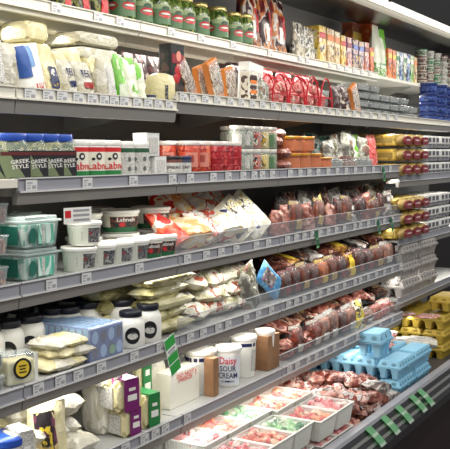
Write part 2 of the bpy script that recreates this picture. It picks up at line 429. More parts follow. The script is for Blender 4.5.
@builder
def cup(col):
    t = empty('snack_cup'); r = .045
    lc = dict(brown=(112, 66, 60), green=(58, 128, 86), white=(214, 212, 204), blue=(34, 52, 110))[col]
    obj('cup_body', lathe([(r*.8, 0, 0), (r*.95, .045, 0), (r*.95, .05, 0)]), mat('cup_navy', (30, 44, 92), .25) if col == 'blue' else mat('cup_milky', (190, 188, 172), .3), t)
    obj('cup_contents_band', arc(bmesh.new(), r*.87, .01, .038, -170, 170, r1=r*.95), pm('cup_band_'+col, [lc, (66, 88, 150) if col == 'blue' else (180, 176, 160), tuple(int(x*.7) for x in lc)], 50, .4, 0), t)
    obj('lid', lathe([(r, .048, 0), (r*1.04, .05, 0), (r*1.04, .057, 0), (r*.9, .06, 0)]), mat('cup_lid_'+col, lc, .3), t)
    return t, (.094, .094, .06)
@builder
def clamshell():
    t = empty('clamshell_box'); mint = pm('mint_print', [(70, 160, 136), (120, 196, 172), (206, 226, 216), (96, 176, 152), (150, 206, 188)], 14, .3, .2, (1, 1, .35))
    bm = bmesh.new(); box(bm, -.088, .088, -.068, .068, 0, .078, tx=.9, ty=.88); obj('box_base', bm, CLEAR, t, False, .008)
    bm = bmesh.new(); box(bm, -.08, .08, -.06, .06, .004, .07, tx=.92, ty=.9); obj('inner_sleeve', bm, mint, t, False, .006)
    bm = bmesh.new(); box(bm, -.094, .094, -.074, .074, .076, .083); box(bm, -.082, .082, -.062, .062, .083, .093); obj('lid', bm, mat('clamshell_lid', (200, 214, 210), .15, alpha=.45), t, False, .003)
    obj('label', bx(-.09, -.0885, -.035, .035, .012, .066), mat('label_deep_mint', (30, 100, 84)), t, False)
    lb = obj('label', bx(-.03, .05, -.0725, -.071, .014, .07), mint, t, False)
    obj('emblem', oval(-.055, .04, .02, .022, -.0705), mat('label_deep_mint', (30, 100, 84)), t); obj('printed_lines', bx(-.012, .004, -.0728, -.0725, .016, .068), PRINT, lb, False)
    return t, (.188, .148, .093)
POUCH = {}
def P_(key, **k): POUCH[key] = k
@builder
def pouch(key, seed=1):
    k = POUCH[key]; t = empty(k.get('name', 'snack_bag')); w, h, th = k.get('w', .16), k.get('h', .22), k.get('t', .06)
    g = k.get('gus', True); fn = pil_fn(w, h, th, seed, g, k.get('wr', .003))
    obj('bag_body', pillow(w, h, th, seed, g, wr=k.get('wr', .003)), k['m'], t)
    for (u0, u1, v0, v1, m, nm) in k.get('pan', ()):
        obj(nm, panel(fn, u0, u1, v0, v1), m, t)
        if k.get('both'): obj(nm, panel(fn, u0, u1, v0, v1, 1), m, t)
    if k.get('tip'):
        bm = bmesh.new(); blob(bm, 0, 0, h*.97, w*.22, .02, .02, 1, .2); obj('dark_end', bm, mat('olive_black', (34, 34, 30), .4), t)
    for (s, size, m, u, v) in k.get('txt', ()):
        def ff(x, z):
            q = fn(x/w+.5, z/h, -1, .004); return (q.x, q.y, q.z)
        text(s, size, m, t, z=v*h, x=(u-.5)*w, fn=ff)
    return t, (w, th, h)
def pk(key, **k):
    P_(key, **k)
bag = pm
CHEESE = bag('cheese_wrap', [(218, 208, 162), (226, 216, 176), (210, 200, 152)], 8, .3, .5)
CHEESEW = bag('white_cheese_wrap', [(206, 202, 184), (218, 214, 200), (194, 188, 166)], 8, .25, .7)
pk('cream', name='cheese_bag', m=CHEESE, w=.15, h=.17, t=.06, pan=((.26, .72, .16, .74, NAVY, 'label'), (.36, .62, .5, .68, WHITE, 'label_patch'), (.36, .62, .22, .3, YEL, 'label_patch')))
pk('feta_navy', name='feta_bag', m=CHEESEW, w=.14, h=.16, t=.05, pan=((.3, .75, .25, .42, NAVY, 'label'),), txt=(('FETA', .046, NAVY, .52, .64),))
pk('feta_red', name='feta_bag', m=CHEESEW, w=.14, h=.16, t=.05, pan=((.25, .8, .25, .42, mat('brick', (158, 40, 36)), 'label'),), txt=(('FETA', .046, NAVY, .52, .64),))
pk('swoosh', name='cheese_wedge_pack', m=WHITE, w=.2, h=.2, t=.03, wr=.001, pan=((.0, .4, .35, .99, mat('swoosh_blue', (44, 82, 150)), 'label'), (.4, .6, .55, .97, mat('swoosh_sky', (110, 150, 200)), 'label'), (.3, .98, .04, .2, bag('red_flecks', [(226, 222, 214), (190, 50, 44), (228, 224, 216)], 40, .3, 0, (1, 1, .3)), 'label_patch')))
pk('whiteb', name='white_cheese_bag', m=CHEESEW, w=.14, h=.2, t=.06, pan=((.25, .8, .1, .75, PRINT, 'label'),))
pk('greenb', name='green_cheese_bag', m=bag('green_bag', [(90, 170, 50), (130, 196, 90), (206, 214, 180)], 9, .3, .4), w=.13, h=.2, t=.05, pan=((.1, .9, .05, .35, mat('pale_grn', (206, 214, 190)), 'label'),))
pk('greenw', name='green_striped_bag', m=bag('greenw_bag', [(220, 222, 200), (226, 226, 210), (120, 190, 66)], 8, .3, .5), w=.13, h=.2, t=.05)
pk('darkpk', name='dark_snack_bag', m=bag('darkpk', [(44, 30, 28), (86, 36, 34), (28, 24, 26), (190, 176, 160)], 26, .3, .5), w=.13, h=.2, t=.05)
pk('crisps', name='snack_bag', m=bag('crisps', [(90, 24, 30), (120, 30, 34), (200, 120, 50), (214, 206, 196), (60, 28, 26)], 14, .28, .5, (1, 1, .6)), w=.2, h=.3, t=.08, pan=((.12, .88, .03, .16, bag('crisp_food', [(200, 130, 60), (150, 90, 40), (90, 50, 30)], 60, .4, 0, kind='v'), 'picture_panel'), (.25, .5, .2, .5, WHITE, 'brush_stroke'), (.6, .8, .3, .72, RED, 'brush_stroke')))
pk('beige', name='pita_chip_bag', m=bag('beige_bag', [(196, 186, 160), (120, 110, 90), (222, 218, 206), (64, 60, 54)], 18, .3, .5), w=.13, h=.2, t=.06)
pk('olivebag', name='olive_bag', m=bag('olivebag', [(50, 54, 26), (36, 40, 22), (130, 130, 50), (30, 30, 22)], 22, .3, .4), w=.15, h=.2, t=.06, pan=((.3, .7, .1, .45, RED, 'label'), (.1, .9, .02, .09, YEL, 'label_patch')))
pk('chipsred', name='chip_bag', m=bag('chipsred', [(180, 44, 30), (200, 66, 38), (214, 90, 50), (222, 206, 190), (190, 40, 34)], 7, .22, .7), w=.2, h=.26, t=.09, wr=.007)
pk('chipswhite', name='tortilla_bag', m=bag('chipswhite', [(206, 202, 192), (220, 216, 204), (226, 208, 160), (222, 218, 208), (190, 84, 66), (214, 210, 202)], 8, .22, .7), w=.2, h=.26, t=.09, wr=.007)
pk('chipstext', name='printed_tortilla_bag', m=CHEESEW, w=.2, h=.26, t=.07, wr=.005, pan=((.12, .5, .12, .88, bag('bold_print', [(232, 228, 220), (40, 50, 110), (230, 226, 216), (40, 40, 44), (234, 230, 222)], 36, .3, 0, kind='v'), 'label'), (.55, .9, .55, .9, bag('gold_print', [(200, 180, 90), (230, 226, 214), (60, 50, 40)], 60, .3, 0), 'label_patch')))
pk('chipsorange', name='orange_chip_bag', m=bag('chipsorange', [(214, 150, 90), (220, 196, 150), (226, 220, 206), (224, 190, 120), (196, 70, 44)], 7, .22, .7), w=.2, h=.26, t=.09, wr=.007)
pk('meatr', name='sausage_pack', m=bag('meatr', [(70, 38, 32), (104, 58, 46), (126, 78, 62), (92, 48, 40), (160, 122, 104), (54, 32, 30)], 13, .22, .7), w=.15, h=.2, t=.05, wr=.005)
pk('meatp', name='sliced_meat_pack', m=bag('meatp', [(150, 92, 80), (170, 112, 98), (134, 78, 68), (190, 146, 130)], 9, .22, .6), w=.15, h=.2, t=.045, wr=.004)
pk('meatd', name='dark_sausage_pack', m=bag('meatd', [(34, 26, 26), (52, 34, 30), (80, 50, 40), (44, 30, 28), (112, 80, 60)], 14, .22, .7), w=.13, h=.2, t=.05, wr=.005, pan=((.2, .8, .25, .6, bag('dark_label', [(38, 28, 26), (180, 150, 90), (60, 26, 26), (170, 160, 150)], 50, .3, 0), 'label'),))
pk('meaty', name='yellow_label_sausage_pack', m=bag('meaty', [(96, 56, 38), (134, 84, 52), (170, 130, 66), (110, 64, 44)], 14, .22, .6), w=.13, h=.2, t=.05, wr=.005, pan=((.25, .75, .1, .9, YEL, 'label'),))
pk('meats', name='silver_sausage_pack', m=bag('meats', [(110, 100, 94), (160, 154, 148), (190, 186, 180), (130, 112, 104), (76, 60, 56)], 12, .18, .8), w=.15, h=.2, t=.05, wr=.006, pan=((.1, .9, .6, .8, WHITE, 'label'),))
pk('yellowp', name='yellow_label_pack', m=bag('yellowp', [(222, 196, 70), (230, 208, 100), (70, 54, 40), (226, 220, 200)], 20, .3, .5), w=.12, h=.2, t=.04)
pk('rednet', name='red_net_pack', m=bag('rednet', [(196, 70, 74), (214, 120, 116), (170, 40, 50), (226, 170, 160)], 30, .3, .5), w=.17, h=.16, t=.08)
pk('teal', name='teal_bag', m=bag('tealb', [(48, 112, 110), (90, 150, 140), (200, 206, 200), (36, 70, 74)], 14, .25, .6), w=.2, h=.2, t=.08)
pk('silver', name='clear_snack_bag', m=bag('silverb', [(96, 92, 84), (140, 138, 126), (176, 174, 162), (110, 108, 84), (130, 98, 88)], 11, .18, .8), w=.18, h=.2, t=.07, wr=.006)
pk('string', name='string_cheese_bag', m=bag('stringb', [(132, 126, 82), (176, 168, 118), (202, 194, 148), (214, 208, 172)], 18, .25, .6, (1, 1, .35)), w=.12, h=.32, t=.06, gus=False, wr=.004, pan=((.1, .9, .86, .99, BLACK, 'dark_tip'),), both=True, tip=True)
pk('salad', name='salad_bag', m=bag('saladb', [(150, 148, 112), (190, 184, 150), (214, 210, 190), (222, 218, 204), (170, 96, 72), (206, 202, 186)], 9, .2, .8), w=.2, h=.26, t=.08, gus=False, wr=.007)
pk('bluep', name='blue_pouch', m=bag('bluep', [(84, 150, 200), (120, 176, 214), (90, 156, 204)], 8, .25, .4), w=.2, h=.27, t=.03, gus=False, wr=.004, pan=((.2, .8, .42, .9, bag('blue_pic', [(206, 206, 210), (110, 150, 90), (190, 120, 170), (80, 90, 70)], 40, .3, 0), 'picture_panel'),))
pk('cheesepack', name='white_cheese_pack', m=CHEESEW, w=.17, h=.22, t=.08, gus=False, wr=.005)
pk('cheesepile', name='yellow_cheese_pack', m=CHEESE, w=.17, h=.22, t=.07, gus=False, wr=.005)
pk('floral', name='floral_label_cheese_pack', m=CHEESE, w=.17, h=.19, t=.08, wr=.003, pan=((.1, .62, .1, .88, bag('floral', [(50, 40, 44), (110, 60, 80), (40, 34, 36), (190, 170, 120)], 44, .3, 0, kind='v'), 'label'), (.2, .5, .28, .68, YEL, 'label_patch')), txt=(('Your', .018, BLACK, .35, .55), ('Herb', .018, BLACK, .35, .42)))
pk('ham', name='bacon_pack', m=bag('hamp', [(84, 40, 34), (116, 58, 46), (144, 84, 70), (180, 130, 112), (100, 44, 38)], 13, .2, .8), w=.15, h=.2, t=.06, gus=False, wr=.008)
pk('heap', name='crinkled_meat_pack', m=bag('heapp', [(130, 60, 52), (176, 110, 96), (206, 156, 138), (222, 196, 184), (150, 76, 66), (196, 190, 186)], 11, .15, .9), w=.15, h=.2, t=.07, gus=False, wr=.010)
pk('pinkt', name='pink_topped_pack', m=bag('pinkt', [(214, 150, 146), (196, 110, 110), (226, 206, 196), (170, 130, 110)], 18, .25, .5), w=.15, h=.2, t=.05, gus=False, wr=.003)
@builder
def links(key):
    """row of sausages side by side on a card under clear film"""
    t = empty('sausage_link_pack'); w, h, th = .13, .2, .05
    c, cc, lc = dict(brown=((104, 54, 38), (60, 40, 36), (190, 160, 90)), dark=((78, 42, 34), (40, 30, 30), (130, 40, 40)), orange=((160, 92, 52), (120, 60, 44), (206, 176, 60)), pale=((140, 100, 84), (130, 124, 118), (206, 204, 198)), red=((112, 50, 38), (90, 40, 36), (206, 196, 180)))[key]
    obj('backing_card', bx(-w*.48, w*.48, .004, .008, 0, h*1.0), mat('link_card_'+key, cc, .5), t, False)
    bm = bmesh.new()
    for i in range(6): blob(bm, -w*.39+w*.156*i, -.010, h*.46+.006*(i % 2), w*.078, .015, h*.43, i+3, .1, 2)
    obj('sausages', bm, pm('links_'+key, [tuple(int(x*.8) for x in c), c, tuple(min(255, int(x*1.2)) for x in c)], 20, .25, .3), t)
    fn = pil_fn(w, h, th, 3); obj('film_cover', pillow(w, h, th, 3, wr=.004), mat('film_links', (235, 235, 235), .08, alpha=.09, bump=.7, bscale=40), t)
    obj('label', panel(fn, .2, .8, .12, .4, off=.003), mat('link_label_'+key, lc, .4), t)
    obj('header_band', bx(-w*.48, w*.48, .0025, .004, h*.86, h*.98), mat('link_label_'+key, lc, .4), t, False)
    return t, (w, th, h)
@builder
def block(mname, cols, wob=.003, lab=None, lcol=None):
    """wrapped cheese block"""
    t = empty({'cheese': 'cheese_block', 'white': 'wrapped_white_cheese', 'card': 'cardboard_carton', 'purple': 'cheese_block', 'pinkl': 'cheese_block', 'greenl': 'cheese_block', 'labelw': 'cheese_pack'}[lab or mname])
    bm = bmesh.new(); box(bm, -.1, .1, -.06, .06, 0, .06)
    bmesh.ops.subdivide_edges(bm, edges=bm.edges[:], cuts=7, use_grid_fill=True)
    for v in bm.verts:
        n = noise.noise_vector(v.co*26+Vector((len(mname), 1, 2)))
        k = Vector((max(0, abs(v.co.x)/.1-.86)/.14, max(0, abs(v.co.y)/.06-.8)/.2, max(0, abs(v.co.z-.03)/.03-.7)/.3))
        sh = .006*(k.x*k.y+k.y*k.z+k.x*k.z)
        v.co += n*wob; v.co -= Vector((math.copysign(sh, v.co.x), math.copysign(sh, v.co.y), math.copysign(sh*.8, v.co.z-.03)))
    obj('wrapped_block', bm, {'cheese': CHEESE, 'white': CHEESEW}[mname], t)
    if lab:
        m = {'purple': PURP, 'pinkl': PINK, 'greenl': GREEN, 'labelw': PRINT}[lab]
        bm = bmesh.new(); box(bm, -.05, .06, -.067, -.064, -.002, .062); box(bm, -.05, .06, -.067, .05, .061, .064)
        obj('label', bm, m, t, False)
        bm = bmesh.new(); box(bm, -.03, .04, -.0685, -.067, .02, .032); box(bm, -.02, .03, -.0685, -.067, .04, .046); obj('label_patch', bm, WHITE, t, False)
        bm = bmesh.new(); box(bm, -.108, -.104, -.04, .045, .006, .05); obj('side_label', bm, PRINT, t, False)
    return t, (.2, .12, .06)
@builder
def carton(key):
    t = empty(dict(cardboard='cardboard_divider_box', paper='paper_carton', sushi='snack_box', black='gift_carton').get(key, 'snack_carton'))
    pal = dict(yellow=[(214, 180, 60), (230, 206, 110), (190, 140, 50), (226, 220, 190)], beige=[(222, 200, 150), (206, 178, 124), (176, 140, 90), (230, 220, 190)], pink=[(214, 130, 110), (226, 180, 160), (230, 206, 190), (150, 110, 140)],
               orange=[(206, 96, 40), (180, 76, 34), (222, 140, 80)], brown=[(140, 70, 34), (112, 54, 30), (170, 92, 48)], violet=[(200, 180, 160), (130, 110, 140), (222, 190, 140), (90, 80, 110)], blueb=[(80, 130, 180), (200, 206, 206), (50, 80, 150)], greenb=[(110, 170, 70), (210, 214, 190), (60, 130, 60)],
               cardboard=[(150, 112, 78), (142, 104, 72)], paper=[(222, 222, 216), (214, 214, 210)], sushi=[(224, 218, 204), (214, 208, 190)], black=[(26, 26, 28), (30, 34, 32)], whiteg=[(206, 210, 196), (140, 160, 120), (226, 226, 216)])[key]
    rg = .7 if key in ('cardboard',) else .35
    obj('carton_body', bx(-.05, .05, -.02, .02, 0, .16), pm('carton_'+key, pal, 16, rg, 0), t, False, .002)
    bm = bmesh.new(); box(bm, -.05, .05, -.0205, .0205, .1585, .1615); obj('top_flap', bm, pm('carton_'+key, pal), t, False)
    if key not in ('cardboard', 'paper'):
        obj('front_panel', bx(-.042, .042, -.0212, -.0198, .02, .09), pm('pic_'+key, pal[::-1]+[(80, 60, 50)], 60, .4, 0, kind='v'), t, False)
        obj('title_band', bx(-.042, .042, -.0212, -.0198, .11, .135), {'yellow': RED, 'beige': ORNG, 'pink': DRED, 'orange': YEL, 'brown': YEL, 'violet': BLUE, 'blueb': WHITE, 'greenb': WHITE, 'sushi': BLACK, 'black': DRED, 'whiteg': GREEN}[key], t, False)
        obj('side_panel', bx(-.0512, -.0498, -.015, .015, .02, .14), pm('pic_'+key, pal), t, False)
    if key == 'paper':
        obj('front_print', bx(-.035, .035, -.0212, -.02, .02, .13), PRINT, t, False); obj('side_print', bx(-.0512, -.05, -.013, .013, .02, .13), PRINT, t, False)
    if key == 'sushi':
        for i in range(5): obj('window_picture', bx(-.035, .035, -.0215, -.0212, .022+i*.026, .04+i*.026), mat('sushi_dark', (60, 40, 34)) if i % 2 == 0 else ORNG, t, False)
    if key == 'black':
        bm = bmesh.new(); blob(bm, .008, -.0212, .09, .03, .001, .02, 2, .3); blob(bm, -.01, -.0212, .07, .024, .0012, .014, 5, .3); lb = obj('fruit_picture', bm, mat('fruit_red', (170, 30, 36)), t); obj('flower_picture', oval(.005, .13, .018, .014, -.0216), mat('label_pink', (206, 130, 112)), lb)
    return t, (.1, .041, .1615)
@builder
def freeze_carton():
    t = empty('shipping_carton'); w, d, h = .2, .1, .19
    m = mat('carton_ivory', (226, 222, 208), .6)
    obj('carton_body', bx(-w/2, w/2, -d/2, d/2, 0, h), m, t, False, .002)
    bm = bmesh.new(); box(bm, -w/2, w/2, -.001, .001, h, h+.001); obj('top_seam', bm, CARD, t, False)
    for s, z in (('DO NOT', h*.86), ('FREEZE', h*.73)): text(s, .030, mat('letter_red', (206, 30, 46)), t, z=z, y=-d/2-.0016, x=.0)
    text('!', .046, mat('letter_red', (206, 30, 46)), t, z=h*.8, y=-d/2-.0016, x=w*.36)
    return t, (w, d, h)
@builder
def egg_carton(col, n=6):
    t = empty('egg_carton'); w, d, h = .30, .15, .088
    cc = dict(blue=(138, 192, 218), yellow=(188, 160, 60), grey=(160, 155, 150))[col]; m = mat('egg_foam_'+col, cc, .55, bump=.08, bscale=200)
    bm = bmesh.new()
    for i in range(n):
        for j in range(2):
            cx = -w/2+w/n*(i+.5); cy = -d/2+d*(j*.5+.25)
            lathe([(.011, 0, 0), (.014, .002, 0), (.5, .04, 0)][:2]+[(1, 1, 0)][:0]+[(.016, .022, 0), (.0248, .050, 0)], n=10, bm=bm, cx=cx, cy=cy, power=3, a=1, b=d/4/.026)
    box(bm, -w/2, w/2, -d/2, d/2, .049, .053)
    obj('carton_base', bm, m, t)
    bm = bmesh.new(); vs = box(bm, -w/2, w/2, -d/2, d/2, .054, .058)
    box(bm, -w*.42, w*.42, -d*.36, d*.36, .0845, .086)
    vb = [(-w/2+.004, -d/2+.004, .055), (w/2-.004, -d/2+.004, .055), (w/2-.004, d/2-.004, .055), (-w/2+.004, d/2-.004, .055)]
    vt = [(-w*.44, -d*.38, .085), (w*.44, -d*.38, .085), (w*.44, d*.38, .085), (-w*.44, d*.38, .085)]
    A = [bm.verts.new(v) for v in vb]; B = [bm.verts.new(v) for v in vt]
    for i in range(4): bm.faces.new((A[i], A[(i+1) % 4], B[(i+1) % 4], B[i]))
    bm.faces.new(B)
    for i in range(n):
        cx = -w*.40+w*.8/(n-1)*i
        for s in (-1, 1): blob(bm, cx, s*d*.415, .071, .014, .010, .011, i, 0, 1, 1)
    for s in (-1, 1): blob(bm, -w*.465, s*d*.2, .071, .007, .018, .011, 3, 0, 1, 1)
    obj('carton_lid', bm, [m, mat('egg_foam_dark_'+col, tuple(int(c*.86) for c in cc), .6)], t, False, .003)
    box_ = bmesh.new(); box(box_, -.02, .02, -d/2-.003, -d/2+.002, .044, .062); obj('lid_latch', box_, m, t, False, .002)
    return t, (w, d, h)
@builder
def produce_tray(kind):
    t = empty('food_tray'); w, d, h = .17, .2, .08
    bm = bmesh.new(); N = 14
    box(bm, -w/2, w/2, -d/2, d/2, 0, h, tx=.84, ty=.86)
    bm.faces.ensure_lookup_table(); bmesh.ops.delete(bm, geom=[bm.faces[1]], context='FACES')
    obj('tray_wall', bm, mat('tray_white', (230, 230, 222), .35), t, False)
    bm = bmesh.new()
    for i in range(N):
        k = -.5+(i+.5)/N
        for s in (-1, 1):
            a = (k*w*.86, s*d*.44); b_ = (k*w*.96, s*d*.497); c = (s*w*.43, k*d*.86); e = (s*w*.497, k*d*.96)
            for (p, q, hx, hy) in ((a, b_, .0022, .0015), (c, e, .0015, .0022)):
                v0 = [bm.verts.new((p[0]+sx*hx, p[1]+sy*hy, .004)) for sx, sy in ((-1, -1), (1, -1), (1, 1), (-1, 1))]
                v1 = [bm.verts.new((q[0]+sx*hx, q[1]+sy*hy, h-.004)) for sx, sy in ((-1, -1), (1, -1), (1, 1), (-1, 1))]
                for f in range(4): bm.faces.new((v0[f], v0[(f+1) % 4], v1[(f+1) % 4], v1[f]))
    obj('tray_ribs', bm, mat('tray_white', (230, 230, 222)), t, False)
    bm = bmesh.new()
    for a in ((-w/2-.004, w/2+.004, -d/2-.004, -d/2+.004), (-w/2-.004, w/2+.004, d/2-.004, d/2+.004), (-w/2-.004, -w/2+.004, -d/2, d/2), (w/2-.004, w/2+.004, -d/2, d/2)): box(bm, *a, h-.003, h+.003)
    obj('tray_rim', bm, WHITE, t, False, .0015)
    pal = dict(red=[(206, 90, 60), (222, 140, 90), (196, 50, 50), (226, 190, 160)], green=[(70, 150, 90), (150, 196, 140), (206, 214, 190), (44, 116, 66)], pink=[(220, 150, 150), (206, 96, 96), (228, 206, 196), (196, 60, 70)])[kind]
    bm = bmesh.new(); R = random.Random(len(kind))
    for i in range(26): blob(bm, R.uniform(-.4, .4)*w, R.uniform(-.4, .4)*d, h*.84+R.uniform(0, .008), .022, .02, .014, i, .4, 1, rot=R.uniform(0, 3))
    box(bm, -w*.46, w*.46, -d*.46, d*.46, h*.5, h*.84)
    o = obj('food_contents', bm, pm('produce_'+kind, pal, 30, .4, .3, kind='v'), t); o['kind'] = 'stuff'
    bm = bmesh.new(); g = [[bm.verts.new((-w/2+w*i/10, -d/2+d*j/10, h+.004+.010*math.sin(PI*i/10)*math.sin(PI*j/10)+.002*noise.noise(Vector((i, j, 1.3))))) for j in range(11)] for i in range(11)]
    for i in range(10):
        for j in range(10): bm.faces.new((g[i][j], g[i+1][j], g[i+1][j+1], g[i][j+1]))
    obj('film_cover', bm, FILM, t)
    return t, (w, d, h+.016)
@builder
def blister(col):
    t = empty('blister_tray'); w, d, h = .16, .1, .04
    c = dict(grey=[(84, 80, 74), (120, 116, 108), (60, 54, 50)], dark=[(44, 40, 40), (74, 66, 62), (110, 104, 98)], blue=[(36, 56, 120), (60, 90, 160), (24, 36, 80)], brown=[(120, 60, 44), (80, 40, 34), (170, 120, 90)])[col]
    obj('tray_contents', bx(-w*.44, w*.44, -d*.43, d*.43, .003, h*.7), pm('blister_'+col, c, 50, .4, .4), t, False, .005)
    bm = bmesh.new(); box(bm, -w*.48, w*.48, -d*.48, d*.48, 0, h*.8, tx=.9, ty=.9); box(bm, -w/2, w/2, -d/2, d/2, h*.8, h*.88); obj('tray_shell', bm, CLEAR, t, False, .004)
    bm = bmesh.new()
    for i in range(3): blob(bm, -w*.3+w*.3*i, 0, h*.9, .022, .035, .012, i, 0, 1)
    obj('tray_lid', bm, mat('blister_lid_'+col, tuple(min(255, int(x*1.25)) for x in c[1]), .15, alpha=.7), t)
    return t, (w, d, h*1.2)
@builder
def slab_pack():
    """flat tray pack of rolled wafers, meant to lean"""
    t = empty('wafer_tray_pack'); w, h, d = .12, .24, .03
    obj('tray_shell', bx(-w/2, w/2, -d/2, d/2, 0, h), mat('tray_amber', (190, 112, 44), .35), t, False, .008)
    bm = bmesh.new()
    for i in range(8): blob(bm, -w*.4+w*.8*i/7, -d/2, h*.5, .008, .008, h*.44, i, .1, 1)
    obj('wafer_rolls', bm, pm('wafers', [(200, 190, 170), (120, 84, 54), (224, 218, 204), (160, 130, 96)], 60, .2, .5, (1, 1, .4)), t)
    obj('film_cover', pillow(w, h, d*1.8, 4), mat('film_thin', (235, 235, 235), .1, alpha=.22), t).location.y = -.002
    return t, (w, d*1.6, h)
@builder
def net_pack():
    t = empty('red_basket_pack'); w, d, h = .17, .12, .13
    bm = bmesh.new()
    R = random.Random(5)
    for i in range(9): blob(bm, R.uniform(-.3, .3)*w, R.uniform(-.25, .25)*d, .03+R.uniform(0, .055), .035, .028, .026, i, .2, 1)
    obj('wrapped_sweets', bm, pm('sweets', [(206, 110, 110), (220, 160, 150), (180, 50, 56), (228, 200, 186)], 40, .3, .4), t)
    bm = bmesh.new()
    def hoop(pts, r=.004):
        rings = []
        for i, p in enumerate(pts):
            q = pts[min(i+1, len(pts)-1)]-pts[max(i-1, 0)]; q.normalize(); a = q.orthogonal().normalized(); b_ = q.cross(a)
            rings.append([bm.verts.new(p+(a*math.cos(2*PI*k/6)+b_*math.sin(2*PI*k/6))*r) for k in range(6)])
        for i in range(len(rings)-1):
            for k in range(6): bm.faces.new((rings[i][k], rings[i][(k+1) % 6], rings[i+1][(k+1) % 6], rings[i+1][k]))
    for y in (-d/2, 0, d/2): hoop([Vector((w*.5*math.cos(PI*i/12), y, .01+h*.9*math.sin(PI*i/12))) for i in range(13)])
    for x in (-w*.5, w*.5): hoop([Vector((x, -d/2, .01)), Vector((x, d/2, .01))])
    hoop([Vector((-w/2, -d/2, .008)), Vector((w/2, -d/2, .008))]); hoop([Vector((-w/2, -d/2, .05)), Vector((w/2, -d/2, .05))], .003)
    obj('basket_frame', bm, mat('basket_red', (186, 34, 46), .3), t)
    return t, (w, d, h)
@builder
def redcup_pack():
    """long yellow sleeve with two domed red-label cups showing in front"""
    t = empty('yellow_sleeve_pack'); w, d, h = .17, .34, .075
    obj('sleeve', bx(-w/2, w/2, -d*.36, d/2, .004, h*.92), pm('sleeve_yellow', [(176, 146, 56), (196, 168, 80), (150, 122, 46)], 12, .3, .3), t, False, .01)
    for q in (-1, 0, 1):
        cx = q*w*.33
        bm = bmesh.new(); blob(bm, cx, -d*.38, h*.48, w*.165, d*.11, h*.46, 1, .02); cp = obj('cup', bm, mat('cup_amber', (176, 148, 84), .3), t)
        bm = bmesh.new(); lathe([(.5, -.5, 0), (.5, .5, 0)], n=14, bm=bm, power=3)
        for v in bm.verts: v.co = Vector((cx+v.co.x*w*.25, -d*.485+v.co.z*d*.03, h*.47+v.co.y*h*.6))
        bmesh.ops.recalc_face_normals(bm, faces=bm.faces[:])
        obj('cup_label', bm, mat('cup_label_red', (118, 28, 40), .4), cp, False)
        bm = bmesh.new(); box(bm, cx-w*.07, cx+w*.07, -d*.504, -d*.5, h*.45, h*.55); obj('cup_label_text_bar', bm, mat('lab_pale', (212, 180, 170)), cp, False)
    bm = bmesh.new(); box(bm, -w/2-.001, -w/2, -d*.3, d*.4, h*.3, h*.65); obj('side_label', bm, mat('side_olive', (130, 110, 50)), t, False)
    return t, (w, d, h)
@builder
def white_stack():
    t = empty('white_cup_multipack'); w, d, h = .2, .3, .07
    obj('sleeve', bx(-w/2, w/2, -d/2, d/2, .02, h*.95), mat('mp_white', (220, 218, 212), .35), t, False, .008)
    bm = bmesh.new()
    for i in range(3): lathe([(.022, 0, 0), (.028, .02, 0)], n=12, bm=bm, cx=-w*.33+w*.33*i, cy=-d*.38); lathe([(.022, 0, 0), (.028, .02, 0)], n=12, bm=bm, cx=-w*.4, cy=-d*.1+d*.2*i)
    obj('cup_bottoms', bm, mat('mp_grey', (150, 150, 156), .4), t)
    bm = bmesh.new()
    for i in range(3): box(bm, -w*.42+w*.3*i, -w*.42+w*.3*i+w*.2, -d*.503, -d*.5, h*.45, h*.8)
    obj('print', bm, mat('mp_print', (80, 80, 86)), t, False)
    return t, (w, d, h)
@builder
def blue_case():
    """shrink wrapped case: striped left, round motifs in front"""
    t = empty('shrink_wrapped_case'); w, d, h = .21, .36, .1
    b = mat('case_blue', (44, 84, 146), .3); b2 = mat('case_sky', (96, 150, 194), .3)
    obj('case_body', bx(-w/2, w/2, -d/2, d/2, 0, h), b, t, False, .006)
    bm = bmesh.new()
    for i in range(12):
        for j in range(5): box(bm, -w*.47+w*.94*j/5, -w*.47+w*.94*(j+.8)/5, -d*.48+d*.96*i/12, -d*.48+d*.96*(i+.72)/12, h, h+.0015)
    obj('top_pattern', bm, b2, t, False)
    bm = bmesh.new()
    for i in range(12): box(bm, -w/2-.0015, -w/2, -d*.48+d*.96*i/12, -d*.48+d*.96*(i+.7)/12, h*.55, h*.97)
    obj('side_pattern', bm, b2, t, False)
    R = random.Random(3)
    for i in range(4):
        for j in range(2): obj('front_motif', oval(-w*.36+w*.24*i, h*.28+h*.44*j, .02, .019, -d/2-.001), mat('motif_a', (130, 164, 204)) if (i+j) % 2 else mat('motif_b', (36, 52, 96)), t)
    obj('front_motif', oval(.03, .025, .02, .014, -d/2-.002), mat('motif_green', (90, 150, 110)), t)
    obj('shrink_film', bx(-w/2-.003, w/2+.003, -d/2-.003, d/2+.003, -.0, h+.004), mat('film_thin', (235, 235, 235), .1, alpha=.22), t, False, .008)
    return t, (w, d, h)
@builder
def boxed_label_pack():
    """clear clam pack with cream cheese and an oval yellow label"""
    t = empty('clear_cheese_box'); w, d, h = .15, .1, .12
    obj('cheese', bx(-w*.44, w*.44, -d*.4, d*.4, .004, h*.8), CHEESE, t, False, .01)
    obj('box_shell', bx(-w/2, w/2, -d/2, d/2, 0, h), CLEAR, t, False, .008)
    obj('label', oval(0, h*.55, w*.3, h*.33, -d/2-.002), BLACK, t); obj('label_patch', oval(0, h*.55, w*.22, h*.26, -d/2-.003), YEL, t)
    bm = bmesh.new()
    for q in range(3): box(bm, -.018+.004*(q % 2), .018-.004*(q % 2), -d/2-.005, -d/2-.004, h*(.42+.1*q), h*(.46+.1*q))
    obj('label_text_bar', bm, BLACK, t, False)
    obj('corner_frame', bx(w*.4, w*.5, -d/2-.004, -d/2-.001, .004, h), WHITE, t, False)
    return t, (w, d, h)
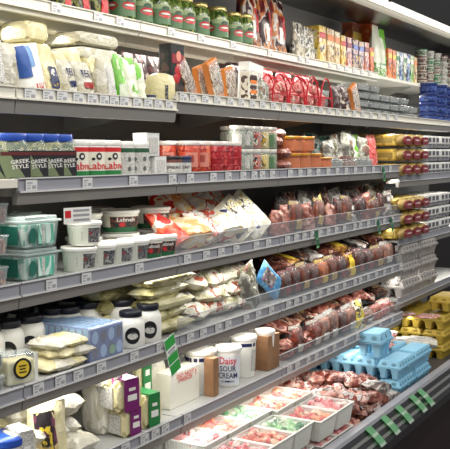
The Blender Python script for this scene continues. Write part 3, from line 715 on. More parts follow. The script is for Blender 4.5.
@builder
def bottle_tub():
    t = empty('round_cheese'); r = .05
    obj('cheese_body', lathe([(r*.9, 0, 0), (r, .02, 0), (r, .09, 0), (r*.85, .115, 0), (r*.4, .126, 0)], power=3), CHEESE, t)
    obj('label', arc(bmesh.new(), r*1.02, .015, .075, 0, 60, 0), pm('dark_lab', [(40, 40, 44), (120, 118, 112), (30, 30, 34)], 50, .4, 0), t)
    return t, (.1, .1, .126)
@builder
def blue_lid_tub():
    t = empty('cheese_spread_tub'); r = .06
    obj('tub_body', lathe([(r*.84, 0, 0), (r*.97, .08, 0), (r*.97, .085, 0)], n=28), WHITE, t)
    obj('label', arc(bmesh.new(), r*.9, .01, .07, -80, 80, r1=r*.98), pm('bl_label', [(50, 80, 150), (200, 206, 214), (40, 60, 120)], 30, .4, 0), t)
    obj('lid', lathe([(r, .08, 0), (r*1.05, .083, 0), (r*1.05, .094, 0), (r*.98, .097, 0)], n=28), BLUE, t)
    return t, (.126, .126, .097)

# ------------------------------------------------------------------ setting and the case
def struct(name, bm, m):
    o = obj(name, bm, m, None, False); o['kind'] = 'structure'; return o
struct('floor', bx(-3, 12, -4, 3.2, -.40, -.35), pm('floor_tile', [(72, 60, 58), (80, 68, 64)], 3, .3, 0))
struct('wall_back', bx(-3, 12, 3.05, 3.2, -.35, 4), mat('wall_dark', (60, 56, 54), .8))
struct('ceiling', bx(-3, 12, 1.2, 3.2, 4.0, 4.1), mat('ceiling_dark', (44, 42, 42), .9))
case = empty('refrigerated_display_case'); tagit(case, 'long open refrigerated display case with dark base and lit canopy', 'display case')
xa, xb = .9, 8.2
obj('back_panel', bx(xa, xb, BACK, BACK+.06, .05, 2.75), mat('case_back', (120, 118, 114), .5, bump=.05), case, False)
bm = bmesh.new(); box(bm, xa, xb, 1.66, BACK, .06, SURF['G']); obj('deck_floor', bm, mat('deck_dark', (70, 66, 64), .5), case, False)
bm = bmesh.new()
pr = [(1.575, 0), (1.575, .03), (1.56, .06), (1.56, .15)]
box(bm, xa, xb, 1.59, 1.70, -.35, .175); obj('base_panel', bm, mat('base_maroon', (40, 27, 29), .45), case, False)
def extr(name, prof, m, parent, x0=xa, x1=xb):
    bm = bmesh.new(); a = [bm.verts.new((x0, y, z)) for y, z in prof]; b_ = [bm.verts.new((x1, y, z)) for y, z in prof]; n = len(prof)
    for i in range(n): bm.faces.new((a[i], a[(i+1) % n], b_[(i+1) % n], b_[i]))
    bm.faces.new(a[::-1]); bm.faces.new(b_); bmesh.ops.recalc_face_normals(bm, faces=bm.faces[:])
    return obj(name, bm, m, parent, False)
extr('top_ledge', [(1.60, .195), (1.608, .212), (1.650, .214), (1.650, .178), (1.60, .178)], RAILM, case)
extr('bumper', [(1.515, .06), (1.507, .08), (1.515, .115), (1.60, .195), (1.60, .06)], mat('bumper_black', (26, 24, 26), .35), case)
for q in (.3, .68): extr('chrome_strip', [(1.515+.085*q-.008, .115+.08*q-.004), (1.515+.085*q+.004, .115+.08*q+.008), (1.515+.085*q+.008, .115+.08*q+.002), (1.515+.085*q-.002, .115+.08*q-.008)], mat('chrome', (180, 178, 172), .25, .9), case)
extr('lower_trim', [(1.56, .03), (1.56, .055), (1.6, .055), (1.6, .03)], mat('trim_dark', (38, 32, 34), .5), case)
zt = Z_at(20, X_at(430, 1.76, 2.45), 1.76)
dkb = mat('canopy_brown', (44, 36, 32), .3, bump=.05, bscale=8)
extr('canopy_underside', [(1.86, zt-.025), (BACK, zt+.10), (BACK, zt+.13), (1.86, zt+.02)], dkb, case)
extr('canopy_reflector', [(1.782, zt+.02), (1.82, zt-.026), (1.84, zt-.034), (1.86, zt-.030), (1.86, zt+.0), (1.79, zt+.06)], mat('canopy_white', (150, 146, 134), .4), case)
extr('canopy_front', [(1.715, zt-.005), (1.715, 2.95), (1.74, 2.95), (1.74, zt-.005)], mat('canopy_dark', (7, 7, 8), .9), case)
extr('canopy_top', [(1.74, 2.9), (BACK+.06, 2.9), (BACK+.06, 2.95), (1.74, 2.95)], mat('canopy_dark', (7, 7, 8), .9), case)
tb = empty('fluorescent_tube_light'); tagit(tb, 'long bright white tube light under the canopy at top right', 'light')
x = 1.2; k = 0
while x < 8:
    extr('tube', [(1.752+.026*math.cos(a*PI/4), zt-.008+.026*math.sin(a*PI/4)) for a in range(8)], mat('tube_glow', (255, 250, 240), .3, emis=1.6), tb, x, x+1.14)
    extr('tube_holder', [(1.742, zt-.006), (1.764, zt-.006), (1.764, zt+.03), (1.742, zt+.03)], mat('holder_grey', (150, 150, 148), .5), tb, x+1.145, x+1.19)
    x += 1.2

# ------------------------------------------------------------------ shelves
WHR = mat('rail_white', (214, 210, 196), .4)
ROWN = dict(A='top shelf', L='second shelf', B='second shelf', C='third shelf', D='fourth shelf', E='fifth shelf', F='lowest shelf')
SECN = {-1: 'far left section', 0: 'left section with the tall jars', 1: 'second full section', 2: 'third full section', 3: 'fourth full section', 4: 'far right section', 5: 'farthest right section, partly out of frame'}
WORD = {-1: 'cut off at the left edge', 0: 'in the left section', 1: 'in the section left of centre', 2: 'in the section right of centre', 3: 'in the right section', 4: 'in the far right section', 5: 'at the far right end'}
def shelf(row, k):
    r = 'L' if (row == 'B' and k < 1) else row
    if k >= 4 and row in 'CDE': r = row.lower()
    z, y = RZ[r], RY[r]; x0, x1 = JX(k)+.003, JX(k+1)-.003
    if k >= 4 and row in 'AB': y += .02
    short = row == 'C' and k == -1
    t = empty('shelf'); adj = {'A': 'white', 'B': 'pale grey'}.get(row, 'grey')
    tagit(t, f'{adj} metal {ROWN[row]} with price rail, {WORD[k]}', 'shelf')
    up_ = row in 'AB'
    obj('shelf_deck', bx(x0, x1, y+.012, BACK-.005, z-.03, z-.013), mat('deck_white', (206, 204, 196), .45) if up_ else SHELFM, t, False, .001)
    rh = .04 if up_ else .046
    Mr = WHR if up_ else RAILM; Me = WHR if up_ else RAILW
    if short or (row == 'A' and k >= 4):
        extr('front_edge', [(y, z-.03), (y, z-.004), (y+.012, z-.002), (y+.012, z-.03)], WHR, t, x0, x1)
    else:
        extr('price_rail', [(y+.003, z-rh+.006), (y+.003, z-.006), (y-.003, z-.004), (y-.003, z), (y+.012, z), (y+.012, z-rh), (y-.004, z-rh), (y-.004, z-rh+.005)], Mr, t, x0, x1)
        extr('rail_lip', [(y-.0045, z-.0035), (y-.0045, z+.0006), (y-.002, z+.0006), (y-.002, z-.0035)], Me, t, x0, x1)
        extr('rail_lip', [(y-.0056, z-rh-.001), (y-.0056, z-rh+.004), (y-.003, z-rh+.004), (y-.003, z-rh-.001)], Me, t, x0, x1)
        fh = .018 if row == 'A' else .045 if row == 'B' else .04
        extr('fascia', [(y+.004, z-rh-.001), (y+.012, z-rh-fh), (y+.03, z-rh-fh), (y+.03, z-rh-.001)], WHR if row == 'A' else FASC, t, x0, x1)
        if row == 'A': extr('light_cover', [(y+.09, z-.03), (y+.075, z-.085), (y+.10, z-.095), (y+.13, z-.03)], WHR, t, x0, x1)
        elif row != 'L': extr('light_cover', [(y+.055, z-.031), (y+.055, z-.06), (y+.1, z-.06), (y+.1, z-.031)], WHR, t, x0, x1)
    for xx in (x0+.01, x1-.016):
        extr('bracket', [(y+.06, z-.032), (BACK-.01, z-.032), (BACK-.01, z-.11), (BACK-.08, z-.11)], SHELFM, t, xx, xx+.006)
    if (row == 'D' and 1 <= k <= 3) or (row == 'E' and 1 <= k <= 3) or (row == 'F' and 2 <= k <= 3):
        rs = extr('clear_riser', [(y+.014, z-.012), (y+.014, z+.062), (y+.017, z+.062), (y+.017, z-.012)], RISER, t, x0, x1)
        extr('riser_edge', [(y+.0135, z+.061), (y+.0135, z+.0635), (y+.0175, z+.0635), (y+.0175, z+.061)], mat('riser_bright', (190, 194, 196), .2), rs, x0, x1)
for row in 'ABCDEF':
    for k in range(-1, 4 if row == 'F' else 6): shelf(row, k)

# price tags
def price_tag():
    bm = bmesh.new(); box(bm, -.026, .026, -.001, .001, 0, .034, 0)
    for (a, b_, c, d_) in ((-.02, .004, .022, .027), (-.02, -.004, .015, .018), (.002, .02, .005, .016), (-.02, -.006, .005, .010)): box(bm, a, b_, -.0014, -.001, c, d_, 1)
    o = obj('price_tag', bm, [TAGM, TAGK], None, False); return o
tproto = price_tag(); tfirst = True
def rng(a, b, s): 
    v = []
    while a < b: v.append(a); a += s
    return v
TAGS = dict(A=[56, 98, 120, 171, 201, 233, 270, 300, 307, 330, 338, 346, 354, 362, 370],
  L=[30, 48, 62, 78, 92, 104, 114, 124, 137, 148, 158, 169], B=[183, 193, 205, 217, 230, 241, 252, 262, 273, 284, 294, 303]+rng(312, 400, 8.4),
  C=[31, 87, 133, 172, 190, 213, 228, 243, 254, 262, 272, 290, 300, 309, 318, 328, 337, 346, 355, 364, 373, 382, 390],
  D=[51, 86, 139, 187, 206, 221, 236, 256, 268, 287, 296, 304, 312, 320]+rng(328, 400, 8), E=[38, 60, 78, 101, 134, 160, 190, 203, 218, 228, 246, 258, 271]+rng(288, 402, 8),
  F=[125, 144, 155, 165, 187, 289, 297, 308, 316, 325, 334, 345, 357, 368, 380, 392])
CNT = {}
for r, ps in TAGS.items():
    y, z = RY[r], RZ[r]
    for px in ps:
        X = X_at(px, y, z-.02); k = int(math.floor((X-X0)/SEC))
        if abs(X-X0-SEC*round((X-X0)/SEC)) < .032: X += .04 if X > X0+SEC*round((X-X0)/SEC) else -.04
        o = tproto if tfirst else tproto.copy()
        if not tfirst: COL.objects.link(o)
        tfirst = False
        o.location = (X, y-.0018, z-(.038 if r in 'ALB' else .041)); o.scale.x = 1.0 if px < 300 else .9
        o.rotation_euler.z = 0
        g = f'price tags on the {ROWN[r]} rail {WORD[k]}'
        CNT[r, k] = CNT.get((r, k), -1)+1
        tagit(o, f'price tag, {ORD[CNT[r, k]]}, in {ROWN[r]} rail {WORD[k]}', 'price tag', g)

# green label clips
def strip_mesh(w, L, cur, z0=0, white=True):
    bm = bmesh.new(); n = 8; rows = []
    for i in range(n+1):
        t = i/n; rows.append([bm.verts.new((sx*w/2, -cur*math.sin(t*PI*.6), z0-L*t)) for sx in (-1, 1)])
    for i in range(n): bm.faces.new((rows[i][0], rows[i+1][0], rows[i+1][1], rows[i][1])).material_index = 0 if (i % 4 != 3) else 1
    r = bmesh.ops.solidify(bm, geom=bm.faces[:], thickness=.0015); return bm
CLIPG = mat('clip_green', (134, 196, 146), .35); CLIPW = mat('clip_pale', (206, 224, 206), .35)
clips = [('G', 370, 'lowest'), ('G', 385, 'second lowest'), ('G', 399, 'middle'), ('G', 413, 'second highest'), ('G', 421, 'highest')]
for r, px, wd in clips:
    o = obj('green_rail_clip', strip_mesh(.075, .12, .012), [CLIPG, CLIPW]); X = X_at(px, 1.585, .18)
    o.location = (X, 1.598, .205); o.rotation_euler = (-.75, 0, 0)
    tagit(o, f'pale green clip on the black and chrome bumper, {wd} of the five', 'clip')
for r, px, nm in (('D', 315, 'below the yellow tagged meat pack'), ('D', 377, 'left of two near the grey egg cartons'), ('D', 390, 'right of two near the grey egg cartons'), ('C', 382, 'beside the yellow sleeve packs')):
    o = obj('green_rail_clip', strip_mesh(.035, .09, .012), [mat('clip_deep', (60, 130, 90), .35), CLIPG]); X = X_at(px, RY[r], RZ[r]-.02)
    o.location = (X, RY[r]-.006, RZ[r]-.01); tagit(o, f'green clip hanging from {ROWN[r]} rail {nm}', 'clip')
# green and white hanging sign on the fifth shelf rail
t = empty('hanging_shelf_sign'); L = .165; w = .075
obj('sign_strip', bx(-w/2, w/2, -.0012, 0, -L, 0), mat('sign_white', (222, 226, 222), .4), t, False)
for a, b_ in ((-.002, -.045), (-.075, -.112), (-.118, -.16)): obj('green_panel', bx(-w*.46, w*.46, -.0022, -.0012, b_, a), mat('sign_green', (52, 160, 70), .4), t, False)
bm = bmesh.new(); box(bm, -.025, .025, -.0022, -.0012, -.062, -.054); box(bm, -.02, .02, -.0022, -.0012, -.072, -.067); obj('printed_lines', bm, TAGK, t, False)
t.location = (X_at(166, RY['E'], RZ['E']), RY['E']-.012, RZ['E']+.01); t.rotation_euler = (0, -.34, 0)
tagit(t, 'narrow green and white sign hanging from rail above the DO NOT FREEZE carton', 'sign')
t = empty('paper_shelf_sign'); obj('sign_card', bx(-.06, .06, -.001, 0, 0, .055), WHITE, t, False); bm = bmesh.new()
for i in range(3): box(bm, -.02, .05, -.0018, -.001, .008+i*.016, .016+i*.016)
obj('printed_lines', bm, TAGK, t, False); obj('red_mark', bx(-.055, -.03, -.0018, -.001, .02, .045), RED, t, False)
t.location = (X_at(75, 1.975, 1.4), 1.963, 1.362); t.rotation_euler.z = -.2; tagit(t, 'small white paper sign with print hanging over the white tubs', 'sign')

R = random.Random(11)
# ================================================================== TOP SHELF (A)
put('pouch', ('olivebag', 1), 'A', 60, 76, 0, 'dark olive snack bag cut off by the top edge, leftmost on top shelf', 'bag', h=.2)
put('pouch', ('olivebag', 2), 'A', 78, 94, 0, 'dark olive snack bag cut off by top edge, second on top shelf', 'bag', h=.2)
put('pouch', ('olivebag', 3), 'A', 96, 113, 0, 'yellow and green bag with red label left of the pickle jars', 'bag', h=.2)
pj = [121, 139, 157, 170, 182, 197, 216, 231, 242]
for i, px in enumerate(pj): putr('pickle_jar', (), 'A', px+1, f'green pickle jar with red oval label, {od(i, 9)} in front row', 'jar', 'pickle jars on the top shelf', dia=.112, h=.178, rz=-.95, dy=.02*(i % 2))
for i, px in enumerate((114, 126, 142, 154, 168, 180, 192, 208, 224)): putr('pickle_jar', (), 'A', px-4, f'green pickle jar behind the front row, {od(i, 9)} of the rear jars', 'jar', 'pickle jars on the top shelf', dy=.16, dia=.105, h=.178)
for i, (a, b_) in enumerate(((250, 262), (264, 275), (277, 289))): put('pouch', ('crisps', i+1), 'A', a, b_, 0, f'dark red and white snack bag, {["left","middle","right"][i]} of three tall ones', 'bag', 'tall snack bags', h=.30, d=.09)
put('pouch', ('crisps', 4), 'A', 244, 256, 0, 'dark red snack bag behind the three tall ones', 'bag', dy=.12, h=.32)
put('pouch', ('beige', 1), 'A', 297, 307, 21, 'beige and white chip bag, left of the pair beside the cartons', 'bag')
put('pouch', ('beige', 2), 'A', 308, 317, 26, 'beige and white chip bag, right of the pair beside the cartons', 'bag')
cs = [('yellow', 319, 326, 25, 'yellow carton, leftmost of the snack cartons on top shelf'), ('beige', 327, 334, 28, 'cream carton, right of the leftmost yellow carton on top shelf'),
      ('beige', 334.5, 340, 31, 'shorter cream carton in middle of the top shelf cartons'), ('yellow', 341, 346, 35, 'small yellow carton beside the pink cartons'),
      ('pink', 347, 352, 37, 'pink carton, left of the pale picture cartons'), ('violet', 353, 358, 39, 'pale violet picture carton, left one'), ('violet', 359, 364, 41, 'pale violet picture carton, right one'),
      ('pink', 365, 369, 42, 'pink carton, just left of the tall orange carton'), ('orange', 370, 374, 47, 'small orange carton in front of the tall orange one')]
for c, a, b_, yt, l in cs: put('carton', (c,), 'A', a, b_, yt, l, 'carton', 'snack cartons on the top shelf', d=.10)
put('carton', ('brown',), 'A', 352, 362, 22, 'tall brown carton at back of the top shelf', 'carton', dy=.17, d=.08)
put('carton', ('orange',), 'A', 370.5, 376, 22, 'tall orange carton standing behind small orange one', 'carton', dy=.11, d=.12)
put('pouch', ('greenw', 1), 'A', 376, 382, 24, 'tall clear and green snack bag, left of two at end of shelf', 'bag', d=.07)
put('pouch', ('greenw', 2), 'A', 382.5, 388, 28, 'tall clear and green snack bag, right of two at end of shelf', 'bag', d=.07)
for i, (c, a, b_, yt) in enumerate((('greenb', 376, 380, 62), ('greenb', 381, 386, 63), ('orange', 388, 392, 48), ('orange', 392.5, 396, 50), ('whiteg', 396.5, 399.5, 51), ('blueb', 400, 403, 52), ('whiteg', 403.5, 406.5, 53), ('blueb', 407, 410, 54), ('greenb', 410.5, 413.5, 55), ('beige', 414, 417, 57))):
    put('carton', (c,), 'A', a, b_, yt, f'small {dict(greenb="green", orange="orange", whiteg="white and green", blueb="blue", beige="cream")[c]} packet, {od(i, 10)} of small packets before the cups', 'packet', 'small packets at far end of top shelf', dy=-.012, d=.05)
n = 0
for i, px in enumerate((421, 428, 435, 442, 449)):
    for j in range(5):
        c = ['brown', 'brown', 'green', 'white', 'white'][(i+j//2) % 5] if i != 2 else ['green', 'green', 'brown', 'green', 'white'][j]
        putr('cup', (c,), 'A', px, f'lidded snack cup, {["bottom","second","third","fourth","top"][j]} of the {od(i, 5)} stack right of small packets', 'cup', 'stacked snack cups', dia=.105, h=.058, dz=.0585*j, dy=.0)
for i in range(6): putr('cup', ('blue',), 'A', 398+5*(i % 3), f'dark blue lidded cup behind the small packets, {["lower","upper"][i//3]} {["left","middle","right"][i%3]}', 'cup', dz=.06*(i//3)+.11, dy=.18)
for i in range(3): put('carton', ('brown',), 'A', 394+6*i, 399+6*i, 56, f'brown carton at the back supporting dark cups, {["left","middle","right"][i]}', 'carton', dy=.13, d=.2, h=.11)

# ================================================================== SECOND SHELF (L = lower left section, B)
put('pouch', ('whiteb', 3), 'L', -14, 10, 12, 'big white bag with green mark, cut off at left edge', 'bag', d=.12)
obj_ = put('pouch', ('cheesepack', 2), 'L', 2, 22, 40, 'clear white pack with green square beside the blue swoosh wedge', 'pack', d=.08, dy=-.0)
for i, (a, b_, z0, h) in enumerate(((32, 54, .0, .105), (30, 54, .106, .08), (28, 50, .187, .07))):
    put('block', ('cheese', 0, .0012), 'L', a, b_, 0, f'yellow cheese block, {["bottom","middle","top"][i]} of the left stack', 'cheese', 'stacked yellow cheese blocks', dy=.12, d=.14, h=h*1.0, dz=z0, rz=(-.05, .06, .02)[i])
put('pouch', ('swoosh', 1), 'L', 26, 50, 42, 'white cheese wedge pack with blue swoosh, leaning', 'pack', dy=.01, d=.05, ry=-.22)
put('pouch', ('cream', 1), 'L', 47, 65, 55, 'cream cheese bag with big navy label', 'bag', dy=.01, d=.10)
put('pouch', ('feta_navy', 1), 'L', 67, 80, 58, 'feta bag with navy strip, between navy and red label bags', 'bag', dy=.01, d=.10)
put('pouch', ('feta_red', 1), 'L', 81, 98, 60, 'feta bag with brick red strip', 'bag', dy=.01, d=.10)
for i, (a, b_) in enumerate(((58, 72), (72, 86), (86, 99))): put('pouch', ('cheesepile', i+1), 'L', a, b_, 50, f'plain cream cheese bag behind labelled feta bags, {["left","middle","right"][i]}', 'bag', dy=.115, d=.09)
for i, (a, b_, z0) in enumerate(((82, 122, .15), (80, 122, .205))):
    put('block', ('white', 0, .0014), 'L', a, b_, 0, f'long white wrapped cheese bar, {["lower","upper"][i]} of two behind feta bags', 'cheese', dy=.12, d=.2, h=.052, dz=z0)
put('block', ('white', 0, .0014), 'L', 84, 120, 0, 'white wrapped cheese under the two long bars', 'cheese', dy=.14, d=.16, h=.148, dz=0)
put('pouch', ('whiteb', 1), 'L', 105, 119, 55, 'white bag with black print, right of the feta bags', 'bag', d=.08)
put('pouch', ('greenb', 1), 'L', 120, 129, 53, 'bright green bag beside the white printed bag', 'bag', d=.07)
put('pouch', ('greenw', 3), 'L', 129, 142, 56, 'white and green bag right of bright green bag', 'bag', d=.07, ry=-.08)
put('pouch', ('greenw', 4), 'L', 140, 148, 62, 'small cream bag beside the round cheese', 'bag', d=.06)
for i, (a, b_) in enumerate(((128, 140), (141, 153), (153, 166), (167, 178))): put('pouch', ('darkpk', i+1), 'L', a, b_, 44, f'dark brown snack bag standing at back, {["leftmost","second","third","rightmost"][i]} of four', 'bag', dy=.2, d=.07, h=.22)
putr('bottle_tub', (), 'L', 160, 'round cream cheese with dark label beside black carton', 'cheese', dia=.115, h=.125)
put('carton', ('black',), 'L', 171, 185, 43, 'black carton with red pomegranate picture', 'carton', dy=.01, d=.06)
for i, px in enumerate((150, 167, 174)): putr('spread_jar', ('blue',), 'L', px, f'tiny jar at rail left of black carton, {["left","middle","right"][i]}', 'jar', dia=.05, h=.03)
put('slab_pack', (), 'B', 191, 201, 53, 'amber wafer tray pack leaning, left of the two amber ones', 'pack', d=.05, ry=-.62)
put('slab_pack', (), 'B', 217, 228, 57, 'amber wafer tray pack leaning, right of the two amber ones', 'pack', d=.05, ry=-.42)
put('slab_pack', (), 'B', 204, 213, 64, 'striped wafer pack between the two amber wafer trays', 'pack', d=.05, dy=.07, ry=-.3)
put('slab_pack', (), 'B', 230, 240, 66, 'striped wafer pack behind the right amber tray', 'pack', d=.05, dy=.08, ry=-.25)
put('pouch', ('darkpk', 2), 'B', 232, 246, 56, 'dark bag behind the white picture boxes', 'bag', dy=.2, d=.08)
put('carton', ('sushi',), 'B', 249, 258, 71, 'white box with stack of dark picture windows', 'box', d=.05)
put('carton', ('paper',), 'B', 247, 262, 62, 'plain white box behind the picture window box', 'box', dy=.08, d=.06, ry=.1)
put('pouch', ('silver', 1), 'B', 259, 270, 78, 'clear bag leaning beside the picture window box', 'bag', ry=.4, d=.05)
for i, (a, b_, y) in enumerate(((272, 288, 77), (289, 305, 79), (306, 319, 80), (320, 332, 82))):
    put('net_pack', (), 'B', a, b_, y-5, f'red basket pack of wrapped sweets, {["leftmost","second","third","rightmost"][i]} in front', 'pack', 'red basket packs', d=.14)
for i, (a, b_, y) in enumerate(((266, 280, 74), (284, 298, 76), (302, 316, 79))):
    put('pouch', ('rednet', i+1), 'B', a, b_, y-6, f'pinkish red bag behind the red baskets, {["left","middle","right"][i]}', 'bag', dy=.17, d=.1)
put('pouch', ('darkpk', 3), 'B', 335, 343, 85, 'dark pack right of the red basket packs, left one', 'pack', d=.06)
put('pouch', ('darkpk', 4), 'B', 344, 351, 86, 'dark pack right of the red basket packs, right one', 'pack', d=.06)
put('slab_pack', (), 'B', 357, 363, 82, 'orange leaning pack among the dark blister trays', 'pack', d=.04, ry=-.5)
for i, px in enumerate((334, 345, 363, 374, 384, 394, 404, 413)):
    for j in range(3 if i < 2 else 4-(i > 3)-(i > 6)):
        X = X_at(px, FY['B'], 1.84); lay('blister', ('grey' if (i+j) % 2 else 'dark',), X+.09, FY['B']+.1+.14*(i < 2), SURF['B']+.05*j, (1.05, 1.6, 1.02), (0, 0, R.uniform(-.06, .06)), f'clear blister tray, {["bottom","second","third","top"][j]} of the {od(i, 8)} stack beside orange leaning pack', 'tray', 'clear blister trays')
for i in range(3):
    for j in range(4): putr('cup', ('blue',), 'B', 428+10*i, f'blue tub {["bottom","second","third","top"][j]} of {["left","middle","right"][i]} blue stack at right edge', 'tub', 'blue tubs', dia=.15, h=.075, dz=.076*j, dy=.05)

# ================================================================== THIRD SHELF (C)
oj = [8, 28, 44, 57]
for i, px in enumerate(oj): putr('olive_jar', (), 'C', px, f'olive jar with blue lid and black label, {ORD[i]}', 'jar', 'olive jars with blue lids', dia=.118 if i else .13, h=.155, rz=-.55, dy=0)
for i, px in enumerate((-8, 14, 32, 46)): putr('olive_jar', (), 'C', px-5, f'blue lidded olive jar in the back row, {ORD[i]}', 'jar', 'olive jars with blue lids', dia=.118, h=.152, rz=-.5, dy=.15)
for i, px in enumerate((74, 91, 107)): putr('labneh_jar', (), 'C', px, f'white labneh jar with red lettering, {od(i, 3)} of front three', 'jar', 'labneh jars', dia=.105, h=.138, rz=-.62)
for i, px in enumerate((68, 84, 99)): putr('labneh_jar', (), 'C', px-4, f'labneh jar in back row behind red lettered ones, {od(i, 3)}', 'jar', 'labneh jars', dia=.1, h=.136, rz=-.9, dy=.13)
for i, px in enumerate((122, 137)): putr('print_jar', (), 'C', px, f'white jar with dark green band, {["left","right"][i]} of two', 'jar', dia=.1, h=.135, rz=-.7)
for i, px in enumerate((111, 125)): putr('print_jar', (), 'C', px, f'white green banded jar in back row, {["left","right"][i]}', 'jar', dia=.092, h=.132, rz=-.7, dy=.11)
for i, (a, b_, z0, h, dy) in enumerate(((143, 153, 0, .075, .02), (155, 167, 0, .078, 0), (147, 160, .079, .09, .0))):
    put('carton', ('paper',), 'C', a, b_, 0, f'small white printed carton, {["lower left","lower right","upper"][i]} of three beside red jars', 'carton', 'white printed cartons', d=.07, dz=z0, h=h, dy=dy)
putr('spread_jar', ('brown',), 'C', 173, 'small brown spread jar in front of red jars', 'jar', dia=.08, h=.078, rz=-.9)
putr('spread_jar', ('blue',), 'C', 182, 'small navy spread jar in front of red jars', 'jar', dia=.08, h=.078, rz=-.9)
for i, px in enumerate((166, 177, 189, 200)): putr('red_jar', (False,), 'C', px, f'orange red sauce jar with milky lid, {od(i, 4)} of front four', 'jar', 'orange red sauce jars', dia=.095, h=.142, rz=-.9, dy=.085 if i < 2 else 0)
for i, px in enumerate((168, 178, 188)): putr('red_jar', (False,), 'C', px-6, f'orange red sauce jar in the back row, {["left","middle","right"][i]}', 'jar', 'orange red sauce jars', dia=.095, h=.142, dy=.2)
for i, px in enumerate((211, 221, 230)): putr('red_jar', (True,), 'C', px, f'square deep red ribbed jar, {["left","middle","right"][i]} of front three', 'jar', 'deep red ribbed jars', dia=.09, h=.142, rz=0)
for i, px in enumerate((206, 216)): putr('red_jar', (True,), 'C', px-4, f'deep red ribbed jar in back row, {["left","right"][i]}', 'jar', 'deep red ribbed jars', dia=.09, h=.142, rz=0, dy=.12)
gj = [('grey', 237), ('grey', 245), ('red', 253), ('yellow', 261), ('green', 269)]
for lv in range(2):
    for i, (c, px) in enumerate(gj):
        putr('glass_jar', (c,), 'C', px, f'small glass jar of {dict(grey="pale olives", red="red peppers", yellow="yellow peppers", green="green peppers")[c]}{[", left one" if i == 0 else ", right one" if i == 1 else "", ""][0]}, {["lower","upper"][lv]} tier', 'jar', 'small glass jars in two tiers', dia=.082, h=.108, dz=lv*.109, rz=-1.05)
for i, px in enumerate((232, 240, 248, 256)):
    for lv in range(2): putr('glass_jar', ('grey',), 'C', px-4, f'small glass jar in back row, {od(i, 4)}, {["lower","upper"][lv]} tier', 'jar', 'small glass jars in two tiers', dia=.082, h=.108, dz=lv*.109, dy=.1)
for i, (px, z0, a) in enumerate(((277, 0, 0), (280, .06, .1), (275, .12, 0), (281, .16, .2))):
    X = X_at(px, 2.06, 1.55); lay('pouch', ('meatp', i+1), X, 2.02+.02*i, SURF['C']+z0+.028, (.6, 1, .45), (-PI/2, 0, PI*.5+a), f'pink flat sausage pack, {["bottom","second","third","top"][i]} of pile beside glass jars', 'pack', 'pink flat packs')
for i, (px, lv) in enumerate(((287, 0), (298, 0), (309, 0), (290, 1), (302, 1), (320, 0))):
    putr('terracotta_tub', (False,), 'C', px, f'terracotta dip tub with amber lid, {["lower left","lower middle","lower right","upper left","upper right","lone right"][i]}', 'tub', 'terracotta dip tubs', dia=.14, h=.088 if i < 5 else .066, dz=lv*.09)
for i, px in enumerate((282, 292, 303)): putr('terracotta_tub', (False,), 'C', px, f'terracotta dip tub in the back row, {["left","middle","right"][i]}', 'tub', 'terracotta dip tubs', dia=.14, h=.088, dy=.16)
put('pouch', ('teal', 1), 'C', 311, 326, 133, 'teal and white bag standing behind the terracotta tubs', 'bag', dy=.18, d=.1)
put('pouch', ('teal', 2), 'C', 326, 339, 136, 'teal bag right of the first teal bag', 'bag', dy=.16, d=.1)
for i, (k, a, b_, y) in enumerate((('silver', 330, 340, 140), ('silver', 338, 348, 133), ('silver', 347, 357, 130), ('greenw', 355, 364, 134), ('silver', 362, 372, 137), ('rednet', 371, 380, 134))):
    put('pouch', (k, 2+i), 'C', a, b_, y, f'{dict(silver="silvery clear", greenw="green and white", rednet="pink")[k]} bag in jumbled row before yellow sleeves, {od(i, 6)}', 'bag', 'jumbled bags on the third shelf', dy=.03*(i % 2)+.06, d=.09, ry=R.uniform(-.15, .15))
for i, (a, b_) in enumerate(((330, 344), (346, 358), (360, 374))):
    put('blister', ('brown' if i == 1 else 'grey',), 'C', a, b_, 156, f'low clear tray in front of the jumbled bags, {["left","middle","right"][i]}', 'tray', d=.09)
def sleeves(row, x, lv, names):
    for j in range(lv):
        Z = SURF[row]+.002+.098*j; X = X_at(x, 1.93, Z)
        lay('redcup_pack', (), X+.29, 1.93+.2, Z, (3.35, 1.15, 1.26), (0, 0, 0), f'yellow sleeve pack with three red label cups, {["bottom","middle","top"][j]} {names}', 'pack', 'yellow sleeve packs with red cups')
sleeves('c', 404, 3, 'of the third shelf stack')
sleeves('d', 405, 3, 'of the fourth shelf stack')
for r, nm in (('c', 'third'), ('d', 'fourth')):
    for i in range(2):
        for j in range(3):
            Z = SURF[r]+.001+.098*j; X = X_at(404, 1.93, Z)+.66+.33*i; lay('white_stack', (), X+.16, 2.13, Z, (1.55, 1, 1.3), (0, 0, 0), f'white cup multipack, {["bottom","middle","top"][j]}, {["left","right"][i]} column, {nm} shelf right edge', 'pack', 'white cup multipacks')

# ================================================================== FOURTH SHELF (D)
for i, (px, z0) in enumerate(((-4, 0), (-4, .1), (-4, .2))): put('blister', ('brown',), 'D', px-14, px+14, 0, f'clear pack of brown sweets at left edge, {["bottom","middle","top"][i]}', 'pack', h=.09, dz=z0, d=.14)
for i in range(2):
    put('clamshell', (), 'D', 26, 63, 0, f'mint green clamshell box, {["lower","upper"][i]} of the front two', 'box', 'mint green clamshell boxes', d=.16, h=.105, dz=.108*i)
    put('clamshell', (), 'D', 10, 48, 0, f'mint green clamshell box behind the front stack, {["lower","upper"][i]}', 'box', 'mint green clamshell boxes', d=.15, h=.105, dz=.108*i, dy=.18)
def tubs(row, style, lst, base, grp, dia, h, rz=-.75):
    for i, (px, dy, lv) in enumerate(lst): putr('tub', (style,), row, px, f'{base[0]}, {base[1][i]}', 'tub', grp, dia=dia, h=h, dz=lv*(h+.001), dy=dy, rz=rz)
